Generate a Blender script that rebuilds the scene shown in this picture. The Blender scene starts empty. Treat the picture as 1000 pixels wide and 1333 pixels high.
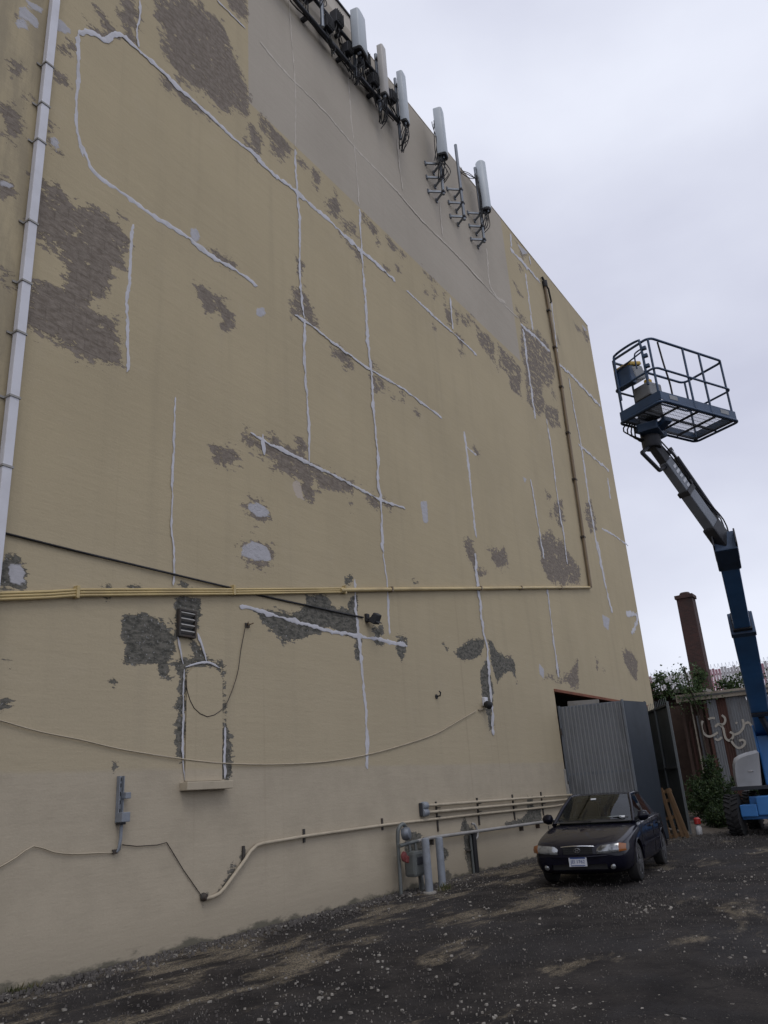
import bpy, bmesh, math, random
import numpy as np
from mathutils import Vector, Matrix

scene = bpy.context.scene
rad = math.radians

# ------------------------------------------------------------------ camera
# metres: X runs along the painted wall, the wall face is y = 0, Z is up
CAM_ROT = Matrix(((0.55483, -0.246153, -0.794715), (-0.829503, -0.237075, -0.505687), (-0.063931, 0.939789, -0.335721)))
CAM_LOC = Vector((0.0, -8.5363, 1.7))
cam = bpy.data.cameras.new('camera'); cam_o = bpy.data.objects.new('camera', cam)
scene.collection.objects.link(cam_o)
cam_o.matrix_world = Matrix.Translation(CAM_LOC) @ CAM_ROT.to_4x4()
cam.sensor_fit = 'VERTICAL'; cam.sensor_height = 24.0
cam.lens = 24.0 * 1024.0 / 1333.3
cam.clip_start = 0.05; cam.clip_end = 3000
scene.camera = cam_o
scene.render.resolution_x = 768; scene.render.resolution_y = 1024

# ------------------------------------------------------------------ sky, sun, exposure
SUN_EL, SUN_AZ = rad(58), rad(215)
world = bpy.data.worlds.new('World'); scene.world = world; world.use_nodes = True
nt = world.node_tree; nt.nodes.clear()
wout = nt.nodes.new('ShaderNodeOutputWorld'); bg = nt.nodes.new('ShaderNodeBackground')
sky = nt.nodes.new('ShaderNodeTexSky'); sky.sky_type = 'NISHITA'; sky.sun_disc = False
sky.sun_elevation = SUN_EL; sky.sun_rotation = SUN_AZ
tc = nt.nodes.new('ShaderNodeTexCoord')
mp = nt.nodes.new('ShaderNodeMapping'); mp.inputs['Scale'].default_value = (1.0, 1.0, 2.2)
n1 = nt.nodes.new('ShaderNodeTexNoise'); n1.inputs['Scale'].default_value = 1.7; n1.inputs['Detail'].default_value = 6; n1.inputs['Roughness'].default_value = .48
cr = nt.nodes.new('ShaderNodeValToRGB')
cr.color_ramp.elements[0].position = .30; cr.color_ramp.elements[0].color = (5.1, 5.25, 6.35, 1)
cr.color_ramp.elements[1].position = .70; cr.color_ramp.elements[1].color = (7.3, 7.55, 8.5, 1)
mx = nt.nodes.new('ShaderNodeMix'); mx.data_type = 'RGBA'; mx.inputs[0].default_value = .93
bg.inputs['Strength'].default_value = .1
k = nt.links.new
k(tc.outputs['Generated'], mp.inputs['Vector']); k(mp.outputs[0], n1.inputs['Vector']); k(n1.outputs['Fac'], cr.inputs[0])
k(sky.outputs[0], mx.inputs[6]); k(cr.outputs[0], mx.inputs[7]); k(mx.outputs[2], bg.inputs['Color']); k(bg.outputs[0], wout.inputs[0])
sun = bpy.data.lights.new('sun', 'SUN'); sun.energy = .55; sun.angle = rad(25); sun.color = (1, .97, .92)
sun_o = bpy.data.objects.new('sun', sun); scene.collection.objects.link(sun_o)
sd = Vector((math.sin(SUN_AZ) * math.cos(SUN_EL), math.cos(SUN_AZ) * math.cos(SUN_EL), math.sin(SUN_EL)))
sun_o.rotation_euler = (-sd).to_track_quat('-Z', 'Y').to_euler(); sun_o.location = (0, -30, 40)
vs = scene.view_settings
vs.view_transform = 'Standard'; vs.look = 'None'; vs.exposure = 0.28; vs.gamma = 1.0; vs.use_curve_mapping = False

# ------------------------------------------------------------------ measured wall drawing (metres: [x, z])
D = {'lines':[[[[6.477,15.257],[6.496,14.892],[6.46,14.479],[6.505,14.153]],
0.061,0],[[[5.36,13.327],[5.539,13.534],[5.833,13.65],[5.971,13.933],[6.122,14.083],[6.508,14.095],[7.031,14.095],[7.525,14.04],[8.249,14.023],[8.74,14.002],[9.645,14.078]],
0.1,0],[[[9.246,14.064],[9.934,13.98],[10.785,14.047],[11.809,14.031],[13.16,13.993],[13.933,14.014],[14.688,13.996]],
0.119,0],[[[15.22,13.999],[16.346,13.956],[17.661,13.955],[18.495,13.944],[19.188,13.893]],
0.083,0],[[[5.36,13.327],[5.41,12.548],[5.441,11.676],[5.518,11.279],[5.604,11.044]],
0.065,0],[[[5.543,11.248],[5.772,10.97],[5.921,10.879],[6.263,10.872],[6.672,10.874],[7.048,10.866],[7.557,10.931],[7.917,10.887],[8.355,10.851],[8.884,10.91],[9.481,10.904]],
0.098,0],[[[6.601,10.44],[6.568,9.919],[6.575,9.34],[6.547,8.948],[6.603,8.225],[6.613,7.782]],
0.062,0],[[[8.354,17.243],[8.731,17.263],[9.204,17.289]],
0.053,0],[[[23.27,17.04],[24.854,17.204],[26.047,17.238]],
0.133,0],[[[26.653,17.061],[28.629,17.175],[31.759,17.137]],
0.157,0],[[[23.447,16.926],[23.411,15.756],[23.412,14.395],[23.395,13.351]],
0.169,0],[[[24.586,19.997],[24.53,18.698],[24.456,17.378]],
0.159,0],[[[23.598,21.189],[23.444,20.478]],
0.132,0],[[[23.304,20.281],[24.709,20.407],[26.147,20.437]],
0.182,0],[[[17.75,10.846],[17.781,9.977],[17.778,8.981],[17.798,7.804]],
0.105,0],[[[17.728,10.396],[18.368,10.353]],
0.072,0],[[[24.502,13.769],[24.536,12.262],[24.445,10.771],[24.514,9.465],[24.448,8.422]],
0.124,0],[[[22.181,10.767],[22.3,9.924],[22.346,8.874],[22.4,8.168]],
0.129,0],[[[27.834,16.888],[27.909,15.379],[28.037,13.721],[27.953,12.253],[27.972,10.162],[28.098,8.967]],
0.157,0],[[[27.721,13.927],[29.229,13.906],[31.351,13.925]],
0.118,0],[[[30.973,13.473],[30.806,12.491]],
0.17,0],[[[27.183,20.132],[26.922,17.593]],
0.117,0],[[[26.548,14.541],[26.642,13.807]],
0.215,0],[[[28.934,10.754],[30.749,10.826],[32.284,10.803]],
0.084,0],[[[25.309,21.227],[25.3,20.815]],
0.116,0],[[[10.712,19.739],[10.766,18.444],[10.841,17.055],[10.77,15.296]],
0.052,1],[[[10.767,15.215],[10.787,14.085],[10.847,13.317],[10.799,12.223],[10.805,11.342],[10.874,10.914]],
0.085,0],[[[13.111,19.551],[13.115,18.136],[13.197,16.579],[13.232,15.398]],
0.066,1],[[[13.22,15.263],[13.201,14.058],[13.219,12.808],[13.19,11.368]],
0.108,0],[[[9.65,17.354],[10.011,17.29],[10.672,17.238],[12.018,17.303],[13.273,17.171],[15.092,17.193],[16.542,17.087],[18.894,17.164],[21.216,17.114],[23.129,17.237]],
0.076,1],[[[15.425,19.252],[15.443,18.268],[15.522,17.452]],
0.067,1],[[[17.768,18.626],[17.729,17.261]],
0.075,1],[[[21.026,18.9],[20.95,17.294],[22.116,17.27]],
0.145,1],[[[10.881,10.844],[10.846,10.109],[10.853,9.443],[10.896,8.756],[10.88,7.682]],
0.078,0],[[[13.232,12.551],[13.233,11.551],[13.255,10.787],[13.255,9.849],[13.316,8.787],[13.25,8.01],[13.303,7.627],[13.286,7.065],[13.278,6.415]],
0.1,0],[[[13.257,6.412],[13.328,5.796],[13.305,4.697]],
0.068,0],[[[10.57,10.828],[11.12,10.848],[11.87,10.799],[13.156,10.774],[14.62,10.853],[15.535,10.818],[16.521,10.781]],
0.065,0],[[[9.253,7.742],[9.698,7.708],[10.305,7.694],[10.954,7.68],[11.733,7.689],[12.487,7.645],[13.303,7.627],[14.298,7.678]],
0.072,0],[[[9.571,7.832],[9.596,7.435]],
0.099,0],[[[17.781,15.167],[17.747,14.068]],
0.095,0],[[[7.547,6.155],[7.54,5.615],[7.607,5.145],[7.606,4.712]],
0.05,0],[[[7.548,7.748],[7.545,6.914],[7.541,6.154]],
0.045,0],[[[7.854,3.534],[7.845,3.025],[7.853,2.395],[7.897,2.037]],
0.038,0],[[[7.718,3.984],[7.828,3.605]],
0.049,0],[[[8.092,4.087],[8.281,3.685]],
0.057,0],[[[8.662,2.765],[8.666,2.037]],
0.058,0],[[[7.868,3.564],[8.076,3.628],[8.334,3.671],[8.548,3.613]],
0.027,0],[[[8.973,4.62],[9.447,4.606],[10.175,4.562],[11.224,4.521],[12.127,4.524],[13.023,4.546],[13.95,4.544]],
0.083,0],[[[12.178,5.647],[12.151,5.006],[12.216,4.451],[12.282,3.635],[12.299,2.841],[12.275,2.125]],
0.086,0],[[[17.626,7.346],[17.594,6.339],[17.629,5.449],[17.734,4.878],[17.657,4.228],[17.645,3.53],[17.547,2.815]],
0.149,0],[[[22.33,7.253],[22.273,5.717],[22.266,4.542]],
0.125,0],[[[30.256,7.57],[31.82,7.703],[30.541,6.859]],
0.23,0],[[[28.157,10.048],[28.254,8.433],[28.515,7.375]],
0.194,0]],
 'pa':[[[6.788,15.586],[7.858,16.718],[8.143,16.584],[8.506,16.883],[8.81,16.379],[9.116,15.799],[9.31,15.615],[9.264,14.802],[8.885,14.758],[8.524,14.352],[8.175,14.415],[7.905,14.439],[7.457,14.231],[7.139,14.446],[7.009,14.641],[7.116,15.067],[6.805,15.209]],
[[8.5,17.625],[9.253,18.434],[9.247,17.601],[8.808,17.419]],
[[4.918,10.213],[5.23,10.208],[5.437,10.048],[5.821,10.289],[6.451,10.217],[6.508,9.47],[6.274,9.499],[6.141,9.002],[5.921,8.589],[6.353,8.593],[6.474,8.315],[6.47,7.827],[6.007,7.703],[5.544,7.72],[5.148,7.747],[4.971,7.818],[4.94,8.329],[5.112,8.551],[5.472,8.584],[5.481,8.982],[5.262,9.115],[5.011,9.22],[4.935,9.39],[4.91,9.865]],
[[7.905,10.07],[8.239,10.124],[8.555,10.136],[8.85,9.965],[8.817,9.649],[8.623,9.525],[8.494,9.779],[8.184,9.644],[8.0,9.833]],
[[4.287,11.015],[4.435,11.072],[4.525,10.958],[4.662,10.787],[4.535,10.475],[4.345,10.461]],
[[4.418,9.778],[4.597,9.864],[4.657,9.73],[4.554,9.547],[4.448,9.494]],
[[4.913,12.352],[5.115,12.33],[5.241,12.18],[5.039,12.181]],
[[4.914,11.384],[5.126,11.164],[5.222,10.799],[5.05,10.81]],
[[5.481,13.648],[5.815,13.926],[5.667,14.219],[5.904,14.164],[6.177,14.076],[5.931,13.745],[5.583,13.606]],
[[5.048,12.855],[5.242,13.017],[5.322,12.901],[5.131,12.676]],
[[4.362,11.784],[4.514,11.876],[4.514,11.676],[4.381,11.604]],
[[7.033,14.035],[7.275,14.068],[7.224,13.774],[7.043,13.797]],
[[7.466,13.924],[7.912,14.091],[8.317,14.047],[8.048,13.919],[7.533,13.795]],
[[6.286,10.482],[6.436,10.483],[6.394,10.344],[6.295,10.329]],
[[8.101,10.946],[8.548,11.053],[8.966,11.045],[8.883,10.87],[8.42,10.845]],
[[6.178,15.003],[6.405,14.989],[6.451,14.102],[6.228,14.127],[6.047,14.432]],
[[9.264,14.871],[9.655,14.705],[9.646,14.147],[9.336,14.313]],
[[4.564,8.399],[4.67,8.42],[4.673,8.219],[4.586,8.19]],
[[4.624,11.38],[4.695,11.368],[4.656,11.262]],
[[4.258,12.803],[4.351,12.69],[4.343,12.37],[4.204,12.539]],
[[9.617,15.279],[9.835,15.386],[9.868,14.885],[9.609,14.75]],
[[9.878,15.346],[10.229,15.175],[10.689,15.154],[10.3,14.55],[10.035,14.569],[9.912,14.92]],
[[10.833,15.188],[11.149,15.117],[11.039,14.863],[10.868,14.905]],
[[11.371,15.206],[11.724,15.149],[11.547,14.743],[11.406,14.916]],
[[12.2,15.171],[12.442,14.774],[12.247,14.322],[11.771,14.237],[11.84,14.518],[12.182,14.916]],
[[12.309,14.443],[13.044,14.608],[13.135,14.34],[12.559,14.172]],
[[13.278,15.261],[14.062,15.186],[13.784,14.904],[13.308,14.946]],
[[14.454,15.266],[15.01,15.266],[14.533,14.839]],
[[15.116,15.243],[15.314,15.187],[15.12,14.963]],
[[9.192,14.27],[9.599,14.159],[9.555,13.968],[9.19,14.091]],
[[12.325,13.942],[13.16,13.993],[13.131,13.68],[12.802,13.772]],
[[10.714,12.345],[10.901,12.076],[10.786,11.926],[10.707,12.168]],
[[10.636,11.516],[10.908,11.634],[11.162,11.264],[11.378,10.985],[11.051,10.872],[10.79,11.002],[10.48,10.839],[10.446,11.081]],
[[16.256,15.254],[17.024,15.281],[16.839,15.111],[16.314,15.151]],
[[16.28,14.651],[16.445,14.572],[16.285,14.501]],
[[16.799,14.877],[17.004,14.806],[16.759,14.635]],
[[17.36,15.208],[17.651,15.198],[17.38,15.049]],
[[17.475,14.69],[17.818,14.778],[17.61,14.112],[17.453,14.308]],
[[18.004,14.876],[18.282,14.831],[18.008,14.472]],
[[18.533,14.961],[19.131,15.272],[18.953,14.867],[18.531,14.701]],
[[19.341,14.985],[19.752,14.992],[19.425,14.702]],
[[16.566,13.674],[16.731,13.581],[16.591,13.467]],
[[14.199,14.171],[14.346,14.133],[14.173,13.949]],
[[13.965,14.868],[14.146,14.813],[13.98,14.666]],
[[14.758,14.546],[15.101,14.62],[14.865,14.352]],
[[16.226,15.267],[17.017,15.297],[16.745,15.159]],
[[16.288,14.658],[16.457,14.64],[16.304,14.507]],
[[16.764,14.867],[16.992,14.829],[16.802,14.684]],
[[17.336,15.185],[17.622,15.175],[17.392,15.024]],
[[17.433,14.697],[17.782,14.633],[17.612,14.116],[17.428,14.284]],
[[18.356,14.89],[19.373,15.216],[18.879,14.79],[18.455,14.627]],
[[17.888,14.042],[18.376,14.016],[18.195,13.723]],
[[17.946,14.718],[18.205,14.896],[18.072,14.448]],
[[19.336,15.047],[20.599,15.002],[20.595,14.282],[20.764,14.109],[20.083,14.312],[19.609,14.439],[19.421,14.696]],
[[20.904,15.148],[21.905,15.063],[22.683,15.037],[22.413,13.78],[21.742,13.795],[21.3,13.878],[21.917,14.417],[20.845,14.216],[20.901,14.782]],
[[23.252,16.981],[24.997,17.647],[26.014,17.495],[26.246,16.414],[25.738,15.667],[24.612,15.091],[24.488,14.054],[23.446,13.51],[22.924,13.819],[23.086,15.024],[22.997,15.761]],
[[23.249,18.793],[23.976,18.559],[23.574,18.445]],
[[23.04,17.687],[24.046,17.486],[23.305,17.16]],
[[24.572,14.302],[25.924,14.713],[25.937,14.088],[25.015,13.62],[24.413,13.831]],
[[23.899,20.092],[24.435,20.099],[24.041,19.823]],
[[24.015,21.116],[25.128,21.175],[24.555,20.655]],
[[29.681,20.537],[30.998,20.507],[30.142,20.209]],
[[30.915,20.978],[31.951,20.652],[31.244,20.054]],
[[25.555,15.487],[26.144,15.316],[25.516,15.04]],
[[24.131,10.506],[24.924,10.859],[24.869,9.99],[24.307,9.676],[23.958,10.022]],
[[27.128,10.938],[28.168,11.509],[28.246,10.587],[27.461,10.205]],
[[18.183,10.515],[18.638,10.556],[18.442,10.356]],
[[23.37,10.749],[23.8,10.661],[23.494,10.506]],
[[17.94,13.561],[18.281,13.559],[18.015,13.418]],
[[23.593,10.186],[23.691,9.868],[23.523,9.867]],
[[27.269,18.549],[27.447,18.179],[27.219,18.126]],
[[22.132,8.805],[23.296,9.335],[23.71,9.039],[24.508,9.193],[24.825,8.75],[25.722,8.47],[25.448,7.985],[23.575,7.596],[22.595,7.494],[22.146,7.945]],
[[27.416,11.385],[28.25,11.77],[28.356,10.861],[27.452,10.335]],
[[17.074,7.572],[17.591,7.649],[17.692,6.949],[18.199,6.882],[17.634,6.695],[17.161,7.206]],
[[18.47,7.633],[19.479,7.876],[19.713,7.457],[19.103,7.183],[18.58,7.336]],
[[10.718,11.614],[10.875,11.582],[10.899,11.236],[11.141,11.245],[11.372,10.957],[11.041,10.867],[10.806,10.922],[10.492,10.788],[10.426,11.041],[10.589,11.304]],
[[10.747,12.299],[10.899,12.267],[10.854,11.982],[10.745,12.052]],
[[11.775,10.663],[12.134,10.803],[12.396,10.711],[12.535,10.516],[12.279,10.371],[12.067,10.499]],
[[13.32,10.944],[13.569,10.927],[13.799,10.523],[13.393,10.227],[13.272,10.478]],
[[13.959,10.557],[14.261,10.441],[14.076,10.398]],
[[14.561,10.828],[14.766,10.779],[14.623,10.469],[14.488,10.52]],
[[15.137,10.511],[15.427,10.502],[15.259,10.404]],
[[9.13,7.721],[9.634,7.758],[9.967,7.875],[10.309,7.82],[10.557,7.804],[10.57,8.123],[10.751,8.074],[10.773,7.774],[10.992,7.692],[10.952,6.936],[10.698,6.954],[10.605,7.271],[10.286,7.174],[10.016,7.236],[9.817,7.174],[9.89,7.484],[9.692,7.419],[9.312,7.387],[9.099,7.546]],
[[11.066,7.664],[11.653,7.691],[12.321,7.733],[12.273,7.465],[11.877,7.431],[11.466,7.282],[11.184,7.08],[11.076,7.16]],
[[12.663,7.641],[13.209,7.629],[13.112,7.424],[12.734,7.459]],
[[13.348,7.611],[13.801,7.592],[13.717,7.466],[13.428,7.481]],
[[12.099,7.304],[12.233,7.304],[12.172,7.181]],
[[8.433,7.137],[8.657,7.257],[8.918,7.301],[8.93,7.047],[8.716,6.965],[8.463,6.971]],
[[9.121,6.402],[9.424,6.53],[9.722,6.43],[9.7,6.288],[9.418,6.128],[9.179,6.265]],
[[9.001,5.643],[9.294,5.816],[9.75,5.745],[9.744,5.482],[9.467,5.362],[9.0,5.414]],
[[12.892,13.735],[13.209,13.893],[13.187,13.667],[12.984,13.651]],
[[18.818,4.697],[19.167,4.812],[19.299,4.254],[18.923,4.505]],
[[21.166,4.446],[22.116,4.52],[22.37,4.943],[22.384,4.427],[23.117,4.714],[24.109,5.266],[23.914,4.405],[23.172,4.307],[22.624,4.521]],
[[25.877,5.456],[26.103,5.391],[25.846,5.109]],
[[26.35,5.083],[26.636,5.072],[26.427,4.968]],
[[28.892,5.942],[29.938,6.149],[30.744,5.834],[30.297,5.058],[29.433,5.231]]],
 'pb':[[[4.988,4.549],[5.162,4.634],[5.29,4.546],[5.291,4.287],[5.069,4.248],[4.962,4.339]],
[[6.775,4.151],[7.077,4.239],[7.425,4.152],[7.661,3.959],[7.63,3.733],[7.541,3.579],[7.605,3.375],[7.433,3.383],[7.357,3.562],[7.09,3.53],[6.832,3.52],[6.863,3.723],[6.792,3.855]],
[[5.139,3.423],[5.227,3.41],[5.221,3.341],[5.166,3.375]],
[[5.148,2.955],[5.268,3.006],[5.264,2.927],[5.177,2.851]],
[[7.642,4.544],[8.144,4.626],[8.125,4.247],[8.026,4.06],[7.717,4.022],[7.661,4.26]],
[[7.658,3.608],[7.852,3.626],[7.883,3.389],[7.851,2.319],[7.771,2.32],[7.755,2.844],[7.784,3.454]],
[[7.827,3.623],[8.024,3.691],[8.333,3.759],[8.602,3.696],[8.691,3.528],[8.592,3.52],[8.494,3.635],[8.127,3.64],[7.878,3.558]],
[[8.592,3.598],[8.69,3.567],[8.682,3.028],[8.814,2.434],[8.783,2.052],[8.64,2.044],[8.611,2.397],[8.633,3.14]],
[[8.018,3.944],[8.29,3.763],[8.127,3.644],[8.048,3.776]],
[[7.612,4.272],[7.672,4.223],[7.593,4.118]],
[[6.408,4.536],[6.555,4.498],[6.44,4.478]],
[[6.816,4.565],[7.06,4.578],[6.84,4.536]],
[[7.769,4.772],[7.947,4.765],[7.795,4.722]],
[[5.006,4.228],[5.105,4.22],[5.012,4.179]],
[[6.449,4.349],[6.551,4.365],[6.514,4.299]],
[[6.634,3.241],[6.665,3.263],[6.687,3.242],[6.66,3.22]],
[[7.694,2.565],[7.773,2.549],[7.767,2.446],[7.71,2.48]],
[[6.703,2.282],[6.763,2.266],[6.747,2.204]],
[[9.275,4.628],[9.879,4.67],[10.372,4.666],[10.658,4.837],[10.653,5.058],[11.265,5.159],[11.518,4.968],[12.17,5.009],[12.192,4.504],[11.227,4.558],[10.965,4.435],[10.394,4.254],[10.012,4.184],[9.797,4.339],[9.514,4.446]],
[[11.935,5.031],[12.05,5.277],[12.221,5.363],[12.187,4.983]],
[[12.13,4.553],[12.299,4.517],[12.239,4.083],[12.086,4.069]],
[[12.717,4.752],[13.023,4.821],[13.108,4.644],[12.82,4.568]],
[[12.642,4.513],[13.041,4.519],[12.958,4.422]],
[[13.557,4.71],[13.941,4.726],[13.987,4.567],[13.684,4.246],[13.543,4.427]],
[[15.969,4.621],[16.502,4.814],[17.002,5.081],[17.626,5.098],[17.469,4.764],[17.042,4.58],[16.427,4.452]],
[[17.871,5.112],[18.392,4.874],[19.043,4.714],[19.286,4.494],[18.511,4.354],[18.121,4.143],[17.957,4.467]],
[[17.293,4.338],[17.672,4.62],[17.828,3.818],[17.547,3.32],[17.649,3.039],[17.424,2.946],[17.33,3.514],[17.24,3.782],[17.196,4.053]],
[[19.101,4.796],[19.275,4.775],[19.262,4.221],[19.14,4.421]],
[[15.473,4.779],[15.752,4.698],[15.602,4.616]],
[[11.889,5.623],[12.085,5.688],[12.043,5.535],[11.889,5.508]],
[[14.398,6.042],[14.634,5.979],[14.444,5.945]],
[[15.724,1.069],[15.878,0.899],[15.825,0.83],[15.538,0.85]],
[[15.716,0.811],[16.215,0.85],[16.031,0.025],[15.754,0.039],[15.689,0.325],[15.641,0.523]],
[[17.624,0.919],[18.083,0.861],[18.666,0.9],[19.004,1.034],[19.08,1.349],[19.385,1.337],[19.329,1.095],[19.817,1.07],[19.783,0.805],[19.031,0.794],[17.644,0.827]],
[[14.742,0.575],[14.94,0.458],[14.772,0.365]],
[[14.837,0.196],[14.985,0.035],[14.78,0.037]],
[[13.417,0.948],[13.844,0.961],[14.068,0.779],[13.999,0.545],[14.033,0.363],[13.462,0.421],[13.369,0.603]],
[[8.958,1.075],[9.092,1.063],[9.118,0.871],[9.011,0.899]],
[[8.827,0.85],[8.905,0.842],[8.625,0.575],[8.565,0.589]],
[[8.246,0.575],[8.38,0.567],[8.395,0.489],[8.262,0.488]]],
 'fi':[[[4.355,12.852],[4.486,13.015],[4.707,12.947],[4.7,12.78],[4.509,12.773],[4.407,12.748]],
[[4.344,12.553],[4.431,12.719],[4.573,12.641],[4.412,12.491]],
[[4.901,13.254],[5.077,13.324],[5.261,13.257],[5.12,13.09],[4.92,13.028]],
[[4.455,13.116],[4.744,13.257],[4.733,13.136],[4.566,13.071]],
[[5.052,11.03],[5.154,11.088],[5.239,10.959],[5.178,10.813],[5.086,10.887]],
[[7.76,11.118],[7.909,11.243],[8.035,11.128],[7.946,10.922],[7.793,10.974]],
[[9.474,10.406],[9.658,10.515],[9.728,10.366],[9.508,10.24]],
[[4.422,9.737],[4.566,9.797],[4.628,9.753],[4.501,9.697],[4.43,9.664]],
[[9.433,10.382],[9.632,10.487],[9.733,10.354],[9.464,10.242]],
[[9.169,6.393],[9.423,6.498],[9.722,6.43],[9.707,6.313],[9.42,6.248],[9.209,6.294]],
[[9.03,5.62],[9.293,5.773],[9.657,5.733],[9.729,5.631],[9.745,5.504],[9.349,5.444],[9.0,5.464]],
[[15.016,8.053],[15.322,8.137],[15.302,7.595],[15.081,7.54]],
[[24.123,21.104],[25.266,21.317],[24.617,20.863]],
[[30.955,20.998],[31.859,21.038],[31.305,20.788]],
[[21.587,10.67],[21.867,10.672],[21.682,10.492]],
[[31.126,15.977],[31.518,16.003],[31.222,15.778]],
[[20.926,4.839],[21.254,4.708],[21.148,4.394],[20.876,4.517]],
[[27.31,7.143],[28.131,7.121],[27.732,6.648],[27.275,6.726]],
[[5.09,4.522],[5.253,4.571],[5.306,4.338],[5.129,4.3]]],
 'cm':[[[10.34,7.142],[10.569,7.25],[10.695,6.895],[10.484,6.904]]],
 'pipes':{'yellow_bundle':[[4.908,4.098],[5.603,4.236],[5.975,4.323],[7.26,4.55],[8.778,4.813],[11.743,5.345]],
 'yellow_single':[[11.62,5.324],[14.125,5.778],[17.478,6.376],[21.583,7.111],[26.332,7.952]],
 'riser':[[26.249,7.937],[26.373,11.548],[26.543,16.035],[26.451,20.463]],
 'black_cable':[[4.743,4.888],[4.937,4.886],[6.011,4.875],[7.301,4.876],[8.707,4.877],[9.522,4.871],[10.661,4.89],[11.424,4.899],[12.375,4.919]],
 'white_cable':[[4.98,2.758],[5.165,2.728],[5.659,2.621],[6.191,2.542],[6.772,2.439],[7.407,2.36],[8.057,2.291],[8.771,2.244],[9.444,2.227],[9.028,2.233],[9.409,2.226],[10.309,2.232],[11.242,2.272],[12.395,2.389],[13.622,2.572],[14.797,2.79],[15.874,3.094],[16.769,3.354]],
 'loop_wire':[[9.103,4.339],[8.995,3.955],[8.908,3.546],[8.714,3.144],[8.554,2.985],[8.294,2.893],[8.041,2.999],[7.912,3.209],[7.873,3.388]],
 'cord1':[[5.156,1.175],[5.325,1.226],[5.498,1.299],[5.692,1.393],[5.943,1.311],[6.184,1.268],[6.469,1.25],[6.807,1.231]],
 'cord2':[[6.899,1.308],[7.12,1.272],[7.454,1.259],[7.604,1.278],[7.906,0.914],[8.237,0.56]],
 'conduit':[[8.285,0.529],[8.404,0.532],[8.526,0.555],[8.624,0.608],[9.038,0.93],[9.146,1.031],[9.285,1.099],[9.425,1.116],[10.368,1.139],[12.7,1.156],[15.952,1.14],[20.635,1.091],[21.961,1.12]],
 'pipeA':[[14.136,1.413],[20.722,1.337],[21.924,1.32]],
 'pipeB':[[14.116,1.289],[20.682,1.221],[21.943,1.22]],
 'pipeD':[[13.918,0.827],[20.073,0.764],[21.88,0.77]]},'pt':{'vent':[[7.707,4.362],[8.018,4.389],[8.006,4.019],[7.709,3.991]],
 'sill':[[7.818,2.015],[8.693,2.011],[8.693,1.911],[7.83,1.911]],
 'lamp':[12.552,4.903],
 'cam':[17.179,3.52],
 'hook':[14.991,3.568],
 'fix':[9.145,4.336],
 'box':[[6.78,2.11],[6.864,2.108],[6.896,1.569],[6.813,1.574],[6.926,1.867],[6.893,1.624],[6.857,1.551],[6.826,1.238]],
 'straps':[[4.825,12.125],[4.824,11.357],[4.813,10.681],[4.817,9.278],[4.829,8.315],[4.815,7.543],[4.854,6.621],[4.852,5.683]],
 'dsw':[[4.804,12.938],[4.926,13.061],[4.805,8.253],[4.929,8.323],[4.779,7.371],[4.909,7.434]],
 'jb':[[13.949,1.443],[14.236,1.43],[14.2,1.207],[13.915,1.224]],
 'clips':[[9.038,1.016],[10.407,1.147],[12.627,1.173],[14.594,1.191],[16.391,1.174],[18.211,1.151],[19.928,1.145]],
 'clipsD':[[14.24,0.857],[16.034,0.805],[18.433,0.764],[19.399,0.759]],
 'clipsY':[[5.995,4.332],[8.793,4.838],[11.774,5.356],[17.611,6.418]],
 'clipsR':[[26.436,19.261],[26.642,17.607],[26.563,15.876],[26.526,13.912],[26.403,12.009],[26.343,9.78]]},'graffiti':[[[-0.54,3.88],[-0.7,3.92],[-0.84,3.89]],
[[-0.3,3.84],[-0.2,3.64],[-0.21,3.38],[-0.32,3.2],[-0.48,3.14],[-0.68,3.2],[-0.84,3.28]],
[[-1.15,4.0],[-1.25,3.87],[-1.23,3.71],[-1.12,3.6],[-0.91,3.63],[-0.77,3.52]],
[[-0.95,3.62],[-1.09,3.47],[-1.1,3.21],[-1.12,3.0],[-1.24,2.9],[-1.4,3.0],[-1.46,3.16],[-1.34,3.26]],
[[-1.31,2.94],[-1.41,2.69],[-1.58,2.55],[-1.8,2.65],[-1.87,2.79],[-1.79,2.88],[-1.64,2.85]],
[[-1.51,3.13],[-1.73,3.19],[-1.93,3.39],[-1.98,3.59],[-1.96,3.74]],
[[-2.01,3.54],[-2.18,3.58],[-2.27,3.44]],
[[-0.67,3.04],[-0.78,2.96],[-0.97,3.06]],
[[-1.66,3.64],[-1.71,3.58]]],
 'cam':[[0.554831,-0.246153,-0.794715],[-0.829503,-0.237075,-0.505687],[-0.063931,0.939789,-0.335721]],
 'camloc':[0.0,-8.5363,1.7]}

COL = scene.collection
RNG = random.Random(7)

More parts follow.
